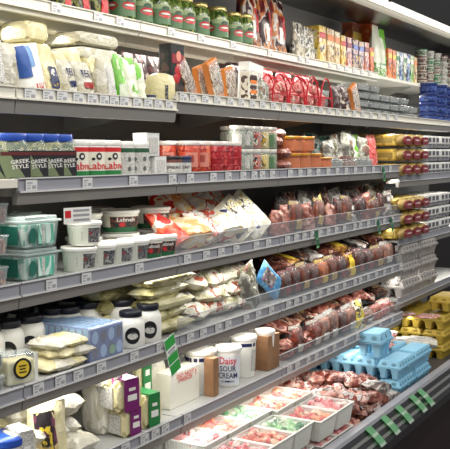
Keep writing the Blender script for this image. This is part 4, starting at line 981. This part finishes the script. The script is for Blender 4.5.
tubs('D', 'feta', [(79, 0, 0), (99, 0, 0), (117, 0, 0), (133, 0, 0), (84, .01, 1)], ('white tub with grey picture label', ['front row leftmost', 'front row second', 'front row third', 'front row fourth', 'stacked on the leftmost']), 'grey label tubs', .125, .088)
tubs('D', 'labneh', [(148, 0, 0), (162, 0, 0)], ('labneh tub with white lid and dark label', ['front row left', 'front row right']), 'labneh tubs', .12, .09)
tubs('D', 'labneh', [(119, .15, 0), (151, .15, 0), (119, .15, 1), (151, .15, 1)], ('labneh tub in the back row', ['lower left', 'lower right', 'upper left', 'upper right']), 'labneh tubs', .165, .095)
tubs('D', 'feta', [(84, .17, 0), (84, .17, 1), (97, .33, 1), (97, .33, 0)], ('grey label tub in the back row', ['lower front', 'upper front', 'rearmost upper', 'rearmost lower']), 'grey label tubs', .14, .095)
for i, (k, px, dy, z0, tl, a) in enumerate((('chipsred', 186, .03, .0, -.75, .35), ('chipsorange', 203, .03, .01, -.95, -.3), ('chipswhite', 221, .03, .0, -.8, .25), ('chipswhite', 238, .04, .01, -.9, -.25),
        ('chipsred', 183, .20, .06, -.6, -.2), ('chipsorange', 198, .2, .07, -.7, .4), ('chipswhite', 214, .2, .06, -.6, -.3), ('chipswhite', 232, .2, .07, -.65, .3), ('chipsred', 222, .33, .1, -.4, .2), ('chipsorange', 206, .33, .1, -.4, -.2))):
    X = X_at(px, FY['D']+dy, 1.2); lay('pouch', (k, i % 5+1), X, FY['D']+dy+.03, SURF['D']+.03+z0, (1.05, 1, .72), (tl, 0, a), f'{dict(chipsred="red", chipsorange="orange and cream", chipswhite="white")[k]} chip bag in slumped pile on fourth shelf, {["front row","front row","front row","front row","second row","second row","second row","second row","rear","rear"][i]}, {ORD[i % 4]}', 'bag', 'slumped chip bags')
lay('pouch', ('chipstext', 1), X_at(252, 2.03, 1.2), 2.06, SURF['D']+.02, (1.05, 1, .8), (-.55, -.5, -.1), 'white bag with bold blue and black print, leaning left', 'bag')
lay('pouch', ('chipstext', 2), X_at(266, 2.03, 1.2), 2.06, SURF['D']+.02, (1.05, 1, .9), (-.5, -.6, -.1), 'white bag with bold print and gold patch, leaning over its neighbour', 'bag')
fill = [('meatp', 276, 288), ('meatp', 285, 297), ('meatr', 294, 304), ('meaty', 303, 310), ('meatp', 308, 317), ('meatr', 316, 324), ('meatp', 330, 338), ('meatd', 338, 345), ('meatr', 345, 352), ('meats', 352, 360), ('meatd', 360, 368), ('meatp', 367, 375), ('meatr', 374, 382), ('meatd', 381, 389), ('meats', 388, 396)]
nmz = dict(meatp='pink sliced', meatr='reddish', meatd='dark', meats='silvery', meaty='yellow labelled')
for i, (k, a, b_) in enumerate(fill):
    lk = dict(meatr='brown', meatd='dark').get(k)
    put('links' if lk else 'pouch', (lk,) if lk else (k, i % 5+1), 'D', a, b_, 0, f'{nmz[k]} meat pack on fourth shelf, number {["one","two","three","four","five","six","seven","eight","nine","ten","eleven","twelve","thirteen","fourteen","fifteen"][i]} counted from printed bags', 'pack', 'meat packs on the fourth shelf', dy=.02+.03*(i % 2), d=.07, h=.13+.02*(i % 3), ry=R.uniform(-.25, .25))
for i in range(10):
    px = 280+11*i; put('pouch', (['meatd', 'meatr', 'meats'][i % 3], i % 4+1), 'D', px, px+11, 0, f'dark meat pack in back row of fourth shelf, {od(i, 10)}', 'pack', 'meat packs on the fourth shelf', dy=.2, d=.09, h=.2, ry=R.uniform(-.2, .2))
put('yl' if False else 'pouch', ('yellowp', 1), 'D', 323, 329, 192, 'yellow tagged meat pack leaning, standing above its neighbours', 'pack', dy=.08, ry=-.45, d=.04, h=.19)

# ================================================================== FIFTH SHELF (E)
put('blue_case', (), 'E', 90, 124, 0, 'blue shrink wrapped case with round motifs', 'case', d=.4, h=.125, dy=.0, dz=.0)
for i, (px, dy) in enumerate(((131, .0), (148, -.0))): putr('milk_jar', (), 'E', px, f'white jar with black lid and oval label, {["left","right"][i]} of front two', 'jar', 'white jars with black lids', dia=.11, h=.15 if i else .14, dy=dy, rz=-.8)
for i, (px, dy) in enumerate(((8, .2), (30, .2), (52, .24), (68, .2), (88, .2), (110, .2), (121, .12), (136, .14), (22, .36), (46, .38), (72, .38), (98, .36), (-12, .2))): putr('milk_jar', (), 'E', px, f'white jar with black lid behind the blue case, {"at left edge" if i == 12 else ("back row " + od(i-8, 4)) if i > 7 else ("middle row " + od(i, 8))}', 'jar', 'white jars with black lids', dia=.12, h=.16, dy=dy, rz=-.8)
putb = put('boxed_label_pack', (), 'E', 14, 38, 0, 'clear cheese box with yellow oval label', 'box', d=.08, h=.105, rz=-.35)
for i in range(2): put('blister', ('dark',), 'E', -20, 6, 0, f'dark clear pack at left edge beside the yellow label box, {["lower","upper"][i]}', 'pack', d=.12, h=.075, dz=.078*i)
PN = ['first', 'second', 'third', 'fourth', 'fifth', 'sixth', 'seventh', 'eighth', 'ninth', 'tenth']
for i, (px, dy, z0, k, a) in enumerate(((48, .03, .0, 'cheesepile', .1), (58, .02, .0, 'cheesepack', -.1), (70, .02, .0, 'cheesepile', .1), (52, .05, .035, 'cheesepile', -.2), (64, .03, .035, 'cheesepile', .2), (76, .02, .034, 'cheesepack', -.2), (58, .04, .068, 'cheesepack', .3), (70, .03, .068, 'cheesepile', -.1))):
    X = X_at(px, FY['E']+dy, .87); lay('pouch', (k, i % 4+1), X+.03, FY['E']+dy-.02, SURF['E']+z0+.02, (.62, .5, .6), (-PI/2+.05, 0, a), f'small {["cream","white"][k=="cheesepack"]} cheese packet in pile beside yellow label box, {PN[i]} piece, {["bottom","middle","top"][int(z0/.03)]} layer', 'cheese', 'cheese packets before the blue case')
for i in range(5):
    for c in range(2):
        X = X_at(172, FY['E']+.03, .87+.05*i)-.13*c
        lay('pouch', ('string', i % 3+1), X-.15, FY['E']+.09+.14*c, SURF['E']+.032+.05*i, (1, .95, 1.05), (-PI/2, .0, -PI/2+.12*(i % 2)-.0), f'cream string cheese bag with black tip, {["bottom","second","third","fourth","top"][i]} of {["front","rear"][c]} stack', 'bag', 'string cheese bags')
for i, (px, z0, dy, a) in enumerate(((196, 0, .08, .3), (210, .0, .09, -.2), (224, .0, .08, .2), (238, 0, .08, 0), (202, .06, .1, -.4), (216, .065, .1, .4), (232, .06, .09, -.1), (210, .12, .12, .1), (226, .12, .13, -.3), (196, .12, .14, .5), (246, .06, .1, .4), (240, .12, .14, .2))):
    X = X_at(px, FY['E']+dy, .87+z0); lay('pouch', ('salad', i % 4+1), X+.06, FY['E']+dy-.03, SURF['E']+.035+z0, (.95, .9, .95), (-PI/2+.15, 0, a), f'glossy white and red salad bag, {["bottom","middle","top"][min(2,int(z0/.06))]} layer, {["first","second","third","fourth","first","second","third","second","third","first","fourth","fourth"][i]} from left', 'bag', 'glossy salad bags')
put('pouch', ('silver', 3), 'E', 248, 264, 264, 'grey and white pouch leaning beside the blue pouch', 'bag', dy=.04, d=.06, ry=-.3)
lay('pouch', ('bluep', 1), X_at(292, 1.99, .9), 2.06, SURF['E']+.03, (.62, 1, .9), (.1, -.95, -.2), 'sky blue pouch leaning over left with picture panel', 'bag')
ef = ['meatd', 'meatd', 'meatr', 'meatd', 'meaty', 'meatr', 'meatd', 'meaty', 'meatd', 'meatd', 'meatr', 'meats', 'meatd']
for i, k in enumerate(ef):
    a = 284+9.2*i; put('pouch' if k == 'meaty' and i > 5 else 'links', (k, i % 5+1) if k == 'meaty' and i > 5 else (dict(meatd='dark', meatr='brown', meaty='orange', meats='pale')[k],), 'E', a, a+9, 0, f'{nmz[k]} sausage pack on fifth shelf, number {["one","two","three","four","five","six","seven","eight","nine","ten","eleven","twelve","thirteen"][i]} right of the blue pouch', 'pack', 'sausage packs on the fifth shelf', dy=.03, d=.08, h=.14+.01*(i % 3))
for i in range(11):
    px = 268+12*i; X = X_at(px, 2.2, .95); lay('pouch', (['meatr', 'meaty', 'meatd', 'meats'][i % 4], i % 5+1), X, 2.10, SURF['E']+.13+.012*(i % 3), (1, .9, 1.1), (-PI/2+.35, 0, R.uniform(-.5, .5)), f'meat pack lying on top in back of fifth shelf, {od(i, 11)}', 'pack', 'meat packs lying on the fifth shelf')
    put('pouch', ('meatd', i % 3+1), 'E', px, px+11, 0, f'dark pack at the back of fifth shelf, {od(i, 11)}', 'pack', 'packs at back of fifth shelf', dy=.3, d=.1, h=.15)
for j in range(3):
    for i in range(2):
        for dd in range(3):
            Z = SURF['e']+.001+.122*j; X = X_at(406, 1.95, Z)+.19+.40*i
            lay('egg_carton', ('grey', 6), X, 2.055+.19*dd, Z, (1.28, 1.22, 1.36), (0, 0, 0), f'grey egg carton, {["bottom","middle","top"][j]} layer, {["left","right"][i]} column, {["front","second","third"][dd]} row', 'egg carton', 'grey egg cartons')

# ================================================================== LOWEST SHELF (F)
put('freeze_carton', (), 'F', 170, 200, 375, 'ivory carton printed DO NOT FREEZE in red', 'carton', d=.08, dy=.07, rz=-.0)
putr('tub', ('navy',), 'F', 200, 'white tub with navy band behind the ivory carton', 'tub', dia=.14, h=.20, dy=.05)
put('carton', ('cardboard',), 'F', 213.5, 219, 359, 'brown cardboard piece between navy band tub and sour cream', 'cardboard', d=.05, dy=.015)
putr('tub', ('sour',), 'F', 228, 'sour cream tub with red and navy lettering', 'tub', dia=.125, h=.185, dy=.01, rz=-1.05)
putr('tub', ('navy',), 'F', 243, 'white tub with navy band right of the sour cream', 'tub', dia=.13, h=.2, dy=.03, rz=-.8)
put('carton', ('cardboard',), 'F', 250, 257, 340, 'brown cardboard piece right of second navy band tub', 'cardboard', d=.08, dy=.08)
putr('tub', ('plain',), 'F', 264.5, 'plain white tub between the two right cardboard pieces', 'tub', dia=.1, h=.2, dy=.02)
put('carton', ('cardboard',), 'F', 268, 280, 337, 'wide brown cardboard piece left of the sausage packs', 'cardboard', d=.1, dy=.02)
for i, px in enumerate((172, 188, 204, 220, 236, 250)): putr('tub', ('navy',), 'F', px-2, f'white lidded tub in the back row of lowest shelf, {od(i, 6)}', 'tub', 'white tubs in back row', dia=.15, h=.2, dy=.24)
put('block', ('cheese', 0, .003, 'purple'), 'F', 128, 144, 0, 'cheese block with purple label, lower of two', 'cheese', d=.13, h=.105, rz=-.15)
put('block', ('cheese', 0, .003, 'purple'), 'F', 122, 143, 0, 'cheese block with purple label, upper of two', 'cheese', d=.13, h=.115, dz=.108, rz=-.2)
put('block', ('cheese', 0, .003, 'pinkl'), 'F', 108, 125, 0, 'cheese block with pink label left of the purple ones', 'cheese', d=.12, h=.08, dz=.2, dy=.05, rz=-.1)
put('block', ('white', 0), 'F', 104, 124, 0, 'white cheese block under the pink label block', 'cheese', d=.12, h=.195, dy=.09)
put('block', ('cheese', 0, .003, 'greenl'), 'F', 147, 163, 0, 'cheese block with green label, front one by the carton', 'cheese', d=.12, h=.13, rz=-.2)
put('block', ('cheese', 0, .003, 'greenl'), 'F', 138, 154, 0, 'cheese block with green label, behind purple blocks', 'cheese', d=.12, h=.24, dy=.14)
put('block', ('white', 0), 'F', 150, 168, 0, 'tall white wrapped cheese behind green label block', 'cheese', d=.1, h=.2, dy=.14)
put('pouch', ('floral', 1), 'F', 46, 74, 0, 'cheese pack with dark floral label and yellow oval', 'cheese', d=.12, h=.235, rz=-.45)
putr('blue_lid_tub', (), 'F', 6, 'white tub with blue lid at bottom left corner', 'tub', dia=.14, h=.17, dy=-.0)
put('block', ('white', 0, .003, 'labelw'), 'F', 20, 40, 0, 'white cheese pack with printed label beside blue lid tub', 'cheese', d=.1, h=.175, rz=-.3)
cp = [(72, .06, .03, 'cheesepack', .4), (92, .05, .03, 'cheesepack', 0), (108, .04, .03, 'cheesepack', .3), (80, .07, .10, 'cheesepack', .2), (98, .06, .10, 'cheesepack', -.3), (74, .1, .16, 'cheesepack', -.2), (92, .1, .17, 'cheesepack', .5), (40, .2, .14, 'cheesepile', .2), (20, .2, .13, 'cheesepile', .5), (4, .2, .12, 'cheesepile', -.2), (60, .22, .2, 'cheesepile', .1), (30, .3, .19, 'cheesepile', .4), (10, .3, .19, 'cheesepile', 0), (78, .25, .21, 'cheesepile', .3), (96, .24, .22, 'cheesepack', -.1), (52, .33, .24, 'cheesepile', .3), (-10, .15, .07, 'cheesepile', .1), (30, .16, .05, 'cheesepile', .1), (0, .14, .03, 'cheesepile', .1), (60, .17, .06, 'cheesepack', .3)]
for i, (px, dy, z0, k, a) in enumerate(cp):
    X = X_at(px, FY['F']+dy, SURF['F']+z0); lay('pouch', (k, i % 4+1), X-.09, FY['F']+dy+.06, SURF['F']+z0, (.95, .95, .9), (-PI/2+.15, 0, PI/2+a), f'{["yellowish","white"][k=="cheesepack"]} cheese packet in bottom left pile, {["front row","middle row","back row"][min(2,int(dy/.13))]}, piece {["a","b","c","d","e","f","g","h","i","j","k","l","m","n","o","p","q","r","s","t"][i]}', 'cheese', 'cheese packets in the bottom left pile')
ff = ['ham', 'meatr', 'ham', 'meatr', 'meats', 'meats', 'meatd', 'meats', 'yellowp', 'meats', 'meatp', 'pinkt', 'meats']
for i, k in enumerate(ff):
    a = 287+8.8*i
    lk = dict(meatr='red', meats='pale', meatd='dark').get(k)
    put('links' if lk else 'pouch', (lk,) if lk else (k, i % 5+1), 'F', a, a+9, 0, f'{dict(nmz, ham="red bacon", yellowp="yellow labelled", pinkt="pink")[k]} pack on lowest shelf, number {["one","two","three","four","five","six","seven","eight","nine","ten","eleven","twelve","thirteen"][i]} right of cardboard', 'pack', 'packs on the lowest shelf', dy=.03, d=.09, h=(.1 if k == 'ham' else .15+.01*(i % 3))*(1 if i < 9 else .6), ry=R.uniform(-.1, .1))
for i in range(12):
    px = 272+9.5*i; X = X_at(px, 2.2, .6); lay('pouch', (['ham', 'meatr', 'meatd', 'ham'][i % 4], i % 5+1), X, 2.09, SURF['F']+.12+.01*(i % 3), (1, .9, 1.1), (-PI/2+.35, 0, R.uniform(-.5, .5)), f'red sausage pack lying at back of lowest shelf, {od(i, 12)}', 'pack', 'red sausage packs lying at back')

# ================================================================== BOTTOM DECK (G)
gz = SURF['G']
names = ['nearest the bumper', 'second from the bumper', 'third from the bumper', 'fourth from the bumper', 'deepest']
XB = X_at(400, 1.70, gz+.05)
cl = ['first', 'second', 'third', 'fourth']
for c in range(2):
    for dd in range(5):
        for j in range(2):
            lay('egg_carton', ('blue', 6), XB+.155+.315*c, 1.775+.156*dd, gz+.116*j, (1, 1, 1.27), (0, 0, R.uniform(-.02, .02)), f'blue egg carton, {["lower","upper"][j]} layer, {cl[c]} column from left, {names[dd]}', 'egg carton', 'blue egg cartons')
lay('egg_carton', ('blue', 3), XB+.12, 1.91, gz+.233, (.78, 1.15, 1.7), (0, 0, .05), 'short blue egg carton alone on top of the stack', 'egg carton', 'blue egg cartons')
for c in range(2): lay('egg_carton', ('blue', 6), XB+.36+.33*c, 2.10+.16*c, gz+.233, (1, 1, 1.27), (0, 0, 0), f'blue egg carton lying third high behind, {["left","right"][c]}', 'egg carton', 'blue egg cartons')
for i in range(3): lay('pouch', ('pinkt', i+1), XB+.30+.19*i, 1.86+.05*i, gz+.25, (1, .6, .9), (-PI/2, 0, .1*i), f'flat pink and brown pack lying on blue cartons, {["left","middle","right"][i]}', 'pack', 'flat packs on the blue cartons')
for i in range(3): lay('pouch', ('whiteb', i+1), XB+.72+.14*i, 1.80, gz+.16-.01*i, (.9, 1.1, 1.1), (-PI/2+.2, 0, .3*i), f'white pack at the end of blue cartons, {["left","middle","right"][i]}', 'pack')
XY = 6.08
for dd in range(4): lay('pouch', ('pinkt', dd+1), XY-.02, 1.86+.175*dd, gz+.325, (1.0, .35, .8), (-PI/2, 0, PI/2), f'pink printed film pack lying on the yellow cartons, {names[dd]}', 'pack', 'pink packs on the yellow cartons')
lay('egg_carton', ('yellow', 6), XY+.22, 1.83, gz+.335, (1, 1.1, 1.2), (0, 0, 0), 'single yellow egg carton on very top of the yellow stack', 'egg carton')
for c in range(2):
    for dd in range(4):
        for j in range(3):
            lay('egg_carton', ('yellow', 6), XY+.16+.32*c, 1.85+.175*dd, gz+.105*j, (1, 1.12, 1.17), (0, 0, 0), f'yellow egg carton, {["bottom","middle","top"][j]} layer, {cl[c]} column from left, {names[dd]}', 'egg carton', 'yellow egg cartons')
# trays of cut food
XT = 3.56
RN = ['front row', 'second row', 'third row']
for c in range(-2, 3):
    for dd in range(3):
        X = XT+.10+.207*c; Y = 1.825+.232*dd-(.035 if c > 0 else 0)
        lay('produce_tray', ('pink',), X, Y, gz+.001, (1.12, 1.08, .8), (0, 0, 0), f'white ribbed food tray in the lower layer, {ORD[c+2]}, {RN[dd]}', 'tray', 'white ribbed food trays')
        k = {(0, 0): 'green', (-1, 0): 'red', (0, 1): 'green', (-1, 1): 'red', (0, 2): 'red', (1, 0): 'red', (1, 1): 'red', (2, 0): 'pink', (2, 1): 'red'}.get((c, dd), 'pink')
        if dd < 2 or c < 2: lay('produce_tray', (k,), X+R.uniform(-.004, .004), Y, gz+.085+(.02 if dd == 1 else 0), (1.14, 1.08, 1.28), (0, 0, R.uniform(-.015, .015)), f'white ribbed food tray in the upper layer, {ORD[c+2]}, {RN[dd]}', 'tray', 'white ribbed food trays')
XH = XT+.207*3
HN = ['first', 'second', 'third', 'fourth', 'fifth']
for lv in range(2):
    for gx in range(5):
        for gy in range(6):
            i = gx*6+gy+lv; X = XH+.07+(XB-XH-.16)*gx/4+R.uniform(-.03, .03); Y = 1.755+.115*gy+R.uniform(-.02, .02); a = R.uniform(-.9, .9)
            if lv == 1 and gx == 4 and gy == 0: continue
            lay('pouch', (['heap', 'ham', 'heap', 'meatp', 'meats'][i % 5], i % 5+1), X+.07*math.sin(a), Y-.07*math.cos(a), gz+.045+.075*lv+.02*(gx % 2), (.78, .95, .78), (-PI/2+R.uniform(-.25, .15), 0, a), f'crinkled {["pinkish","brown red","pinkish","pale pink","silvery"][i % 5]} meat pack in deck heap, {["lower","upper"][lv]} layer, {HN[gx]} column, {["front","second","third","fourth","fifth","rear"][gy]} row', 'pack', 'heaped red meat packs on the deck')
for i in range(5): lay('pouch', ('heap', i+1), XT+.28+.1*i, 2.40, gz+.16, (.8, 1, .8), (-PI/2+.4, 0, R.uniform(-.6, .6)), f'crinkled meat pack at the back of the deck behind the trays, {ORD[i]}', 'pack', 'heaped red meat packs on the deck')

for o in bpy.data.objects:
    if o.type == 'MESH' and o.parent is None and 'label' not in o and o.get('kind') is None: print('UNLABELLED', o.name)
